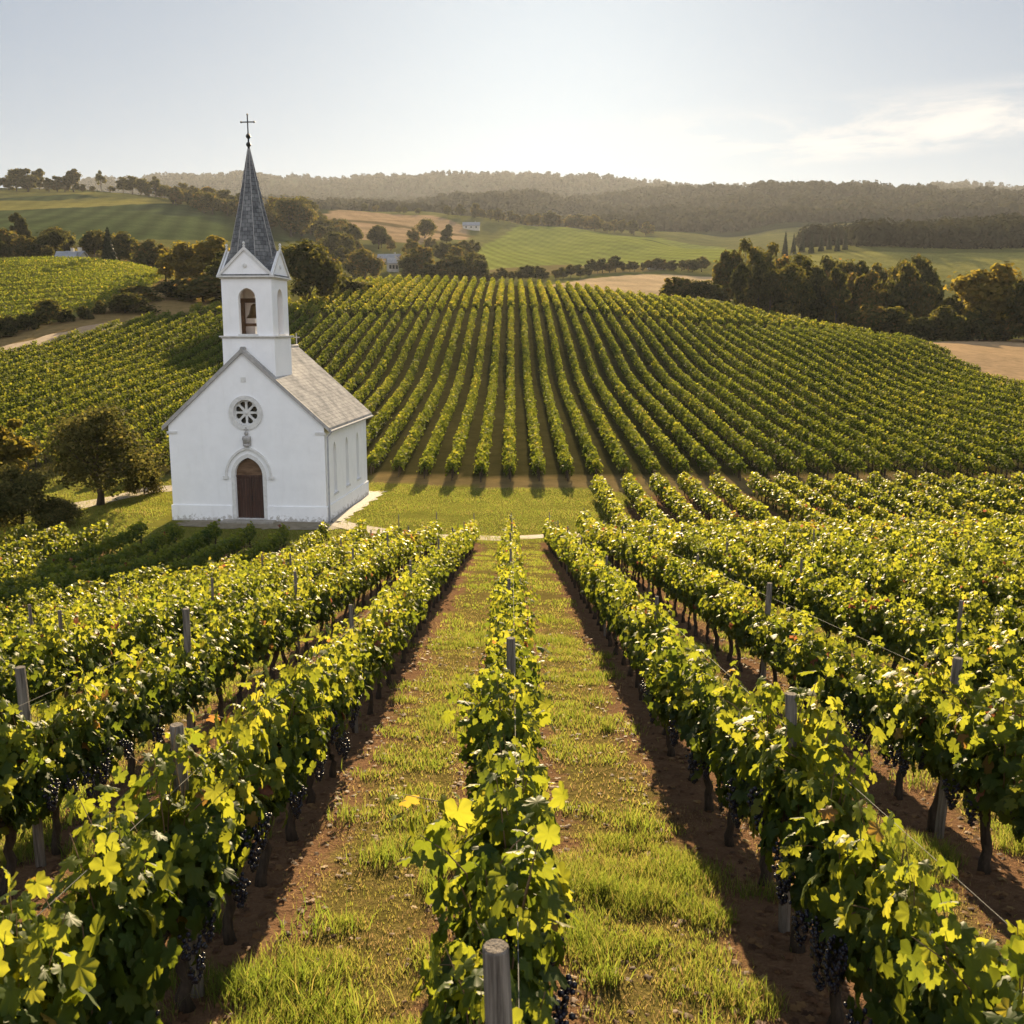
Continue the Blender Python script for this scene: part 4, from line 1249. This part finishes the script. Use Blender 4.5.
# ------------------------------------------------------------------ near vineyard
def vine_foliage(seed, lod, nshoot=15, per=32, size=.078):
    rs = np.random.default_rng(seed)
    pos, nn, tip, sz, lr = [], [], [], [], []
    canes = []
    for s in range(nshoot):
        y0 = rs.uniform(-.43, .43); x0 = rs.normal(0, .05)
        top = rs.uniform(1.24, 1.70); lean = rs.normal(0, .13); leany = rs.normal(0, .10)
        droop = rs.random() < .3
        hue = rs.normal(.43, .09)
        pts = []
        for i in range(6):
            t = i / 5
            zz = .72 + (top - .72) * t
            xx = x0 + lean * t * t + (math.copysign(.22, lean) * max(0, t - .65) * 2 if droop else 0)
            if droop: zz -= max(0, t - .65) * .5
            pts.append((xx, y0 + leany * t, zz))
        canes.append(pts)
        pa = np.array(pts)
        t = rs.uniform(-.06, 1.03, per)
        f = np.clip(t, 0, 1) * 5; i0 = np.minimum(f.astype(int), 4)
        c = pa[i0] + (pa[i0+1] - pa[i0]) * (f - i0)[:, None]
        a = rs.uniform(0, 6.283, per)
        wid = np.interp(t, [-.1, .2, .6, 1.0], [.15, .20, .175, .08])
        rr = wid * rs.uniform(.35, 1.15, per)
        off = np.stack([np.cos(a) * rr * 1.15, np.sin(a) * rr, rs.normal(0, .06, per) - .03], 1)
        p = c + off
        out = np.stack([np.cos(a) * .7 + np.sign(p[:, 0]) * .35, np.sin(a) * .6, np.full(per, .35) + t * .35], 1)
        pos.append(p); nn.append(unit(out) + .65 * unit(rs.normal(size=(per, 3))))
        tip.append(np.stack([np.cos(a) * .5, np.sin(a) * .5, np.full(per, -.9)], 1) + .35 * rs.normal(size=(per, 3)))
        sz.append(size * rs.uniform(.55, 1.25, per) * np.interp(t, [0, .7, 1.05], [1, 1, .6]))
        l = hue + rs.normal(0, .09, per) + np.interp(t, [0, .5, 1], [-.20, -.03, .16])  # lower leaves older and darker, tops paler; canopy shade is put into the tone
        odd = rs.random(per)
        l = np.where(odd > .982, rs.uniform(.92, .99, per), np.clip(l, 0, .93))
        lr.append(l)
    # hanging leaves round the fruit zone
    V, F, a = scatter(np.concatenate(pos), np.concatenate(nn), np.concatenate(tip), np.concatenate(sz), np.concatenate(lr), lod)
    return V, F, a, canes
def trunk_of_vine(seed):
    rs = random.Random(seed)
    mb = MB()
    pts = [(0, 0, -.08)]
    x = y = 0
    for i in range(1, 8):
        x += rs.uniform(-.035, .035); y += rs.uniform(-.04, .04)
        pts.append((x, y, .09 * i))
    mb.tube(pts, [.062, .046, .040, .043, .037, .042, .048, .052], 9)
    hx, hy, hz = pts[-1]
    for sg in (-1, 1):
        arm = [(hx, hy, hz - .02)]
        for i in range(1, 6):
            arm.append((hx * (1 - i/6) + rs.uniform(-.02, .02), hy + sg * .11 * i, hz + .03 + rs.uniform(-.015, .03)))
        mb.tube(arm, [.040, .033, .030, .027, .024, .016], 7)
    return mb.mesh('trunk', M_BARK, True)
def cane_mesh(canes, seed):
    mb = MB()
    for c in canes:
        mb.tube([(c[0][0] * .3, c[0][1], .60)] + c, [.006, .0055, .005, .0045, .004, .0035, .002], 5, cap=False)
    return mb.mesh('canes', M_CANE, True)
def bunch_mesh(seed):
    rs = random.Random(seed)
    bm = bmesh.new()
    bmesh.ops.create_icosphere(bm, subdivisions=1, radius=1)
    bv = np.array([v.co[:] for v in bm.verts]); bf = np.array([[v.index for v in f.verts] for f in bm.faces])
    bm.free()
    Vs, Fs, b = [], [], 0
    for i in range(64):
        t = (i + rs.random()) / 64
        r = .062 * (1 - t) ** .6 * rs.uniform(.55, 1.05) + .004
        a = rs.uniform(0, 6.283)
        c = np.array([r * math.cos(a), r * math.sin(a), -.20 * t])
        Vs.append(bv * .0125 * rs.uniform(.85, 1.1) + c); Fs.append(bf + b); b += len(bv)
    return np_mesh('grape_bunch', np.concatenate(Vs), [np.concatenate(Fs)], M_GRAPE, None, True)
NEARV = []
for i in range(8):
    V, F, a, canes = vine_foliage(400 + i, 0, 14, 29, .101)
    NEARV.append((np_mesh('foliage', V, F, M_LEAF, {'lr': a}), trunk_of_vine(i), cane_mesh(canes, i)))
MIDV = []
for i in range(8):
    V, F, a, canes = vine_foliage(500 + i, 1, 15, 36, .086)
    MIDV.append((np_mesh('foliage', V, F, M_LEAF, {'lr': a}), trunk_of_vine(40 + i)))
BUNCH = [bunch_mesh(i) for i in range(3)]

def row_x(k):
    return X0 + k * W1 + (.8 if k >= 8 else 0)
def row_end(k):
    if k <= -4: return 55.2 + .3 * (k % 3)
    if k <= 1: return {-3: 53.5, -2: 55, -1: 55, 0: 55, 1: 55.5}[k]
    if k == 2: return 57
    return 72.0
def in_view(x, y, z, m=0.0):
    if y < 1.0: return False
    v = Vector((x, y, z - CZ))
    dep = v.y * math.cos(PITCH) - v.z * math.sin(PITCH)
    up = v.y * math.sin(PITCH) + v.z * math.cos(PITCH)
    return dep > .3 and abs(v.x) / dep < .53 + m and abs(up) / dep < .53 + m
plants = []
for k in range(-24, 27):
    x = row_x(k)
    y = 1.2 + (k * .37) % .9
    j = 0
    while y < row_end(k):
        plants.append((k, j, x + random.gauss(0, .03), y + random.gauss(0, .05)))
        y += 1.03; j += 1
plants = [p for p in plants if abs(p[2]) < 8 + 1.0 * p[3]]
plz = gz(np.array([p[2] for p in plants]), np.array([p[3] for p in plants]))
vis = []
for p, z in zip(plants, plz):
    ok = in_view(p[2], p[3], z + 1.6, .0) or in_view(p[2], p[3], z + .6, .02)
    vis.append(ok)
order = sorted([i for i, v in enumerate(vis) if v], key=lambda i: (plants[i][2]**2 + plants[i][3]**2 + (plz[i] + 1 - CZ)**2))
solo = set(order[:300])
ORD = ['nearest', 'second', 'third', 'fourth', 'fifth', 'sixth', 'seventh', 'eighth', 'ninth', 'tenth', 'eleventh', 'twelfth']
NUM = {1: 'first', 2: 'second', 3: 'third', 4: 'fourth', 5: 'fifth', 6: 'sixth', 7: 'seventh', 8: 'eighth', 9: 'ninth', 10: 'tenth', 11: 'eleventh', 12: 'twelfth', 13: 'thirteenth', 14: 'fourteenth'}
def row_name(k):
    if k == 0: return 'the centre row'
    side = 'right' if k > 0 else 'left'
    return f'the {NUM.get(abs(k), "outermost")} row {side} of the centre row'
seen_in_row = {}
for i in sorted(solo, key=lambda i: plants[i][3]):
    k, j, x, y = plants[i]
    r_ = seen_in_row.setdefault(k, 0); seen_in_row[k] += 1
    o = empty('grapevine', (x, y, float(plz[i])), random.choice((0, math.pi)) + random.uniform(-.06, .06))
    sc_ = random.uniform(.92, 1.08)
    dcam = math.hypot(x, y)
    vig = 1 + .10 * max(0.0, min(1.0, (10.5 - dcam) / 4.0))       # the plants nearest the lane's head are the most vigorous
    o.scale = (sc_ * random.uniform(.86, 1.06), 1.0, sc_ * vig)
    grp = 'grapevines of the near vineyard rows'
    if r_ < 12:
        lab = f'leafy grapevine, {ORD[r_]} one in view in {row_name(k)}'
    else:
        lab = f'small leafy grapevine in the farther half of {row_name(k)}'
    tag(o, lab, 'grapevine', grp)
    dist = math.sqrt(x*x + y*y + (plz[i] + 1 - CZ)**2)
    if dist < 11:
        f_, t_, c_ = random.choice(NEARV)
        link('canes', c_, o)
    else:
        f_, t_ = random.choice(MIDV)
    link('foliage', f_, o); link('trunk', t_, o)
    if dist < 13:
        nb = random.choice((1, 2, 2, 3)) if dist > 7 else random.choice((4, 5, 6))
        for b in range(nb):
            sx = (-1 if k > 0 else 1) * (1 if abs(o.rotation_euler.z) < 1 else -1)
            if k == 0: sx = random.choice((-1, 1))
            link('grape_bunch', BUNCH[b % 3], o, (sx * random.uniform(.14, .27), random.uniform(-.48, .48), random.uniform(.58, .90)), random.uniform(0, 6), random.uniform(1.1, 1.5))
rest = [i for i in range(len(plants)) if i not in solo]
rx_ = np.array([plants[i][2] for i in rest]); ry_ = np.array([plants[i][3] for i in rest]); rz_ = plz[rest]
Vl, Fl, al = [], [], []
parts = []
farr = (ry_ > 42) & (rx_ > 3)
nearm = np.hypot(rx_, ry_) < 34
for m_, per, size, hw_, zh_ in ((nearm, 230, .085, .30, 1.58), (~nearm & ~farr, 190, .095, .30, 1.58), (farr, 260, .105, .46, 1.72)):
    if m_.sum():
        parts.append(row_leaves(rx_[m_], ry_[m_], rz_[m_], per, .44, size, hw=hw_, zlo=.55, zhi=zh_, lod=2, along=.50))
V, F, a = merge(parts)
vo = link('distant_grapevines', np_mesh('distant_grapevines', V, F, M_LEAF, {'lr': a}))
tag(vo, 'massed grapevine foliage of the farther vineyard rows sloping down towards the church', 'grapevines', None, 'stuff')
V, F = stems(rx_, ry_, rz_, .62, .032)
vt = link('vine_stems', np_mesh('vine_stems', V, F, M_BARK), vo)
vt['kind'] = 'stuff'

# posts
def post_mesh(seed, h, r):
    rs = random.Random(seed)
    mb = MB()
    pts, rad = [], []
    for i in range(7):
        pts.append((rs.uniform(-.006, .006), rs.uniform(-.006, .006), -.3 + (h + .3) * i / 6)); rad.append(r * rs.uniform(.95, 1.05))
    pts.append((pts[-1][0], pts[-1][1], h + .008)); rad.append(r * .88)
    mb.tube(pts, rad, 12)
    return mb.mesh('wooden_post', M_POST, False)
PM = [post_mesh(i, 1.80, .045) for i in range(4)]
def post(k, y, label, group=None, dz=0, r=1.0):
    x = row_x(k)
    z = gz1(x, y)
    o = link('wooden_post', random.choice(PM), None, (x + random.uniform(-.02, .02), y, z + dz), random.uniform(0, 6), (r, r, 1))
    o.rotation_euler = (random.uniform(-.02, .02), random.uniform(-.02, .02), random.uniform(0, 6))
    tag(o, label, 'post', group)
post(0, 2.95, 'weathered grey wooden post in the centre row nearest the camera', dz=.18)
post(0, 9.7, 'weathered grey post midway along the near part of the centre row', dz=.1)
post(-1, 6.05, 'grey wooden post nearest the camera in the first row left of centre', dz=.12)
post(1, 7.0, 'grey wooden post nearest the camera in the first row right of centre', dz=.10)
post(-2, 8.3, 'grey wooden post nearest the left edge, in the second row left of centre', dz=.08)
post(-2, 12.4, 'thin grey post second from the camera in the second row left of centre', dz=.08)
post(2, 9.0, 'grey wooden post nearest the camera in the second row right of centre', dz=.02)
post(2, 15.8, 'pale post second from the camera in the second row right of centre', dz=.02)
for k, ys_ in ((0, (16.5, 24, 31.5, 39, 46.5, 54.7)), (-1, (13, 20.5, 28, 35.5, 43, 54.8)), (1, (14, 21.5, 29, 36.5, 44, 55.2)), (-2, (19, 26, 33, 40, 55.3)), (2, (22, 29.5, 37, 44.5, 56.8)),
               (-3, (13.5, 20.5, 28, 36, 44, 54.8)), (3, (13.5, 21, 28.5, 36, 44)), (-4, (17, 33)), (4, (14.6, 30)), (5, (18, 34)), (6, (27,)), (-5, (26,)), (7, (24, 40))):
    for y in ys_:
        post(k, y, f'slim grey post in the leaves of {row_name(k)}', 'posts along the vineyard rows', dz=.02, r=.62)
# trellis wires
for k in range(-2, 3):
    for hgt, nm in ((1.12, 'lower'), (1.58, 'upper')):
        ys_ = np.arange(.8, row_end(k), 2.0)
        x = row_x(k)
        zz = gz(np.full(len(ys_), x), ys_)
        mb = MB().tube([(x + .055, float(y), float(z) + hgt) for y, z in zip(ys_, zz)], .0017, 5)
        tag(mb.build('trellis_wire', M_WIRE), f'{nm} thin steel trellis wire of {row_name(k)}', 'wire', 'trellis wires of the near rows')

# ------------------------------------------------------------------ grass and fallen leaves
def blades(x, y, h, w, lr):
    n = len(x)
    z = gz(x, y) - .01
    a = RNG.uniform(0, 6.283, n)
    lx, ly = np.cos(a), np.sin(a)
    b = RNG.uniform(0, 6.283, n); bend = RNG.uniform(.15, .75, n) * h
    V = np.zeros((n, 5, 3))
    base = np.stack([x, y, z], 1)
    side = np.stack([lx, ly, np.zeros(n)], 1) * w[:, None]
    mid = base + np.stack([np.cos(b) * bend * .35, np.sin(b) * bend * .35, h * .6], 1)
    tipp = base + np.stack([np.cos(b) * bend, np.sin(b) * bend, h], 1)
    V[:, 0] = base - side; V[:, 1] = base + side; V[:, 2] = mid + side * .8; V[:, 3] = mid - side * .8; V[:, 4] = tipp
    off = (np.arange(n) * 5)[:, None]
    F4 = np.array([0, 1, 2, 3])[None] + off; F3 = np.array([3, 2, 4])[None] + off
    return V.reshape(-1, 3), [F4, F3], np.repeat(lr, 5)
def fbm(x, y, s, seed):
    r_ = np.random.default_rng(seed); v = np.zeros_like(x)
    for i in range(14):
        f = s * r_.uniform(.5, 2.4); a = r_.uniform(0, 6.283); v += np.sin((x * math.cos(a) + y * math.sin(a)) * f + r_.uniform(0, 6.28))
    return v / 4
def alley_grass(n, ylo, yhi, xmax, h0, w0):
    t = RNG.random(n)
    y = np.sqrt(ylo**2 + t * (yhi**2 - ylo**2)) if xmax is None else RNG.uniform(ylo, yhi, n)
    x = RNG.uniform(-1, 1, n) * ((.60 * y + 1.0) if xmax is None else xmax)
    xr = (x - X0) / W1; dist = np.abs(xr - np.round(xr)) * W1
    f = fbm(x, y, 1.6, 3) + .7 * fbm(x, y, 5.0, 4)
    p = np.clip((dist - .42 + .30 * f) / .35, 0, 1) * np.clip(.30 + .030 * np.minimum(y, 14) - .05 + .85 * f, .03, 1)
    k = RNG.random(n) < p
    x, y, f = x[k], y[k], f[k]
    n = len(x)
    tuft = np.clip(.75 + .55 * f, .35, 1.9)
    h = h0 * tuft * RNG.uniform(.5, 1.3, n)
    return blades(x, y, h, w0 * RNG.uniform(.6, 1.3, n), np.clip(RNG.normal(.62, .22, n) - .10 * f, 0, 1))
gparts = [alley_grass(210000, 2.4, 9.0, None, .095, .0032), alley_grass(260000, 9.0, 22.0, None, .085, .006), alley_grass(330000, 22.0, 57.0, None, .08, .011)]
n = 150000
lx0 = [p[0] for p in LAWN]; ly0 = [p[1] for p in LAWN]
x = RNG.uniform(-36, 9, n); y = RNG.uniform(50, 82, n)
k = inpoly(x, y, LAWN)
a_ = R(5)
lxx = ((x - CH.x) * math.cos(a_) - (y - CH.y) * math.sin(a_)) / S; lyy = ((x - CH.x) * math.sin(a_) + (y - CH.y) * math.cos(a_)) / S
k &= ~((np.abs(lxx) < 4.7) & (lyy > -1.9) & (lyy < 9.5))
x, y = x[k], y[k]; n = len(x)
f = fbm(x, y, .9, 8)
gparts.append(blades(x, y, .085 * np.clip(1 + .4 * f, .4, 1.8) * RNG.uniform(.5, 1.4, n), .014 * RNG.uniform(.6, 1.3, n), np.clip(RNG.normal(.55, .2, n) + .07 * f, 0, 1)))
# short dry thatch that hides the bare ground between the tufts
for n, ylo, yhi, hh, ww in ((130000, 2.4, 10.0, .030, .0030), (120000, 10.0, 26.0, .035, .0052)):
    y = RNG.uniform(ylo, yhi, n); x = RNG.uniform(-1, 1, n) * (.6 * y + 1)
    xr = (x - X0) / W1; dist = np.abs(xr - np.round(xr)) * W1
    f = fbm(x, y, 2.4, 5)
    k = RNG.random(n) < np.clip((dist - .22 + .2 * f) / .4, .04, 1) * .85
    x, y, f = x[k], y[k], f[k]; n = len(x)
    gparts.append(blades(x, y, hh * RNG.uniform(.5, 1.9, n), ww * RNG.uniform(.6, 1.3, n), np.clip(RNG.normal(.92, .14, n) + .1 * f, 0, 1)))
# coarse tussocks
tx, ty = [], []
for i in range(150):
    y = 3.0 + 20 * random.random() ** 1.3; x = random.uniform(-1, 1) * (.55 * y + 1)
    xr = (x - X0) / W1
    if abs(xr - round(xr)) * W1 < .38: continue
    k = random.randint(60, 150); r = random.uniform(.05, .17)
    tx.append(x + RNG.normal(0, r, k)); ty.append(y + RNG.normal(0, r, k))
tx, ty = np.concatenate(tx), np.concatenate(ty); n = len(tx)
gparts.append(blades(tx, ty, RNG.uniform(.07, .26, n), RNG.uniform(.0025, .0055, n), np.clip(RNG.normal(.42, .24, n), 0, 1)))
V, F, a = merge(gparts)
gr = link('grass', np_mesh('grass', V, F, M_GRASS, {'lr': a}))
tag(gr, 'patchy sunlit grass between the vine rows and on the church lawn', 'grass', None, 'stuff')
n = 15000
y = RNG.uniform(2.4, 22, n) ** 1.0; x = RNG.uniform(-1, 1, n) * (.6 * y + 1)
xr = (x - X0) / W1; dist = np.abs(xr - np.round(xr)) * W1
k = RNG.random(n) < np.clip(1.15 - dist * .95, .08, 1)
x, y = x[k], y[k]; n = len(x)
pos = np.stack([x, y, gz(x, y) + RNG.uniform(.008, .03, n)], 1)
V, F, a = scatter(pos, np.array([0, 0, 1.0]) + .22 * rand_dir(n), rand_dir(n), RNG.uniform(.012, .055, n), RNG.beta(1.6, 2.0, n), 1)
lt = link('leaf_litter', np_mesh('leaf_litter', V, F, M_LITTER, {'lr': a}))
tag(lt, 'brown fallen leaves littering the bare soil under the vine rows', 'leaf litter', None, 'stuff')

# ------------------------------------------------------------------ haze: one box of thin air round everything
ztop, zbot = float(Zg.max()) + 30, float(Zg.min()) - 1.5
hm_, nt, N, L, B, O = new_mat("haze_air")
N.remove(B)
pv = N.new('ShaderNodeVolumePrincipled')
pv.inputs['Color'].default_value = (.80, .85, .97, 1)
pv.inputs['Density'].default_value = HAZE_DENSITY
pv.inputs['Anisotropy'].default_value = .31
L.new(pv.outputs[0], O.inputs['Volume'])
hz = MB().box((-9000, -80, zbot), (9000, 6300, max(ztop, 480))).build('haze', hm_)
hz['kind'] = 'stuff'
hz['label'] = 'thin warm haze over the valley and hills'
print('rows', nrow, 'plants', len(plants), 'z', zbot, ztop)
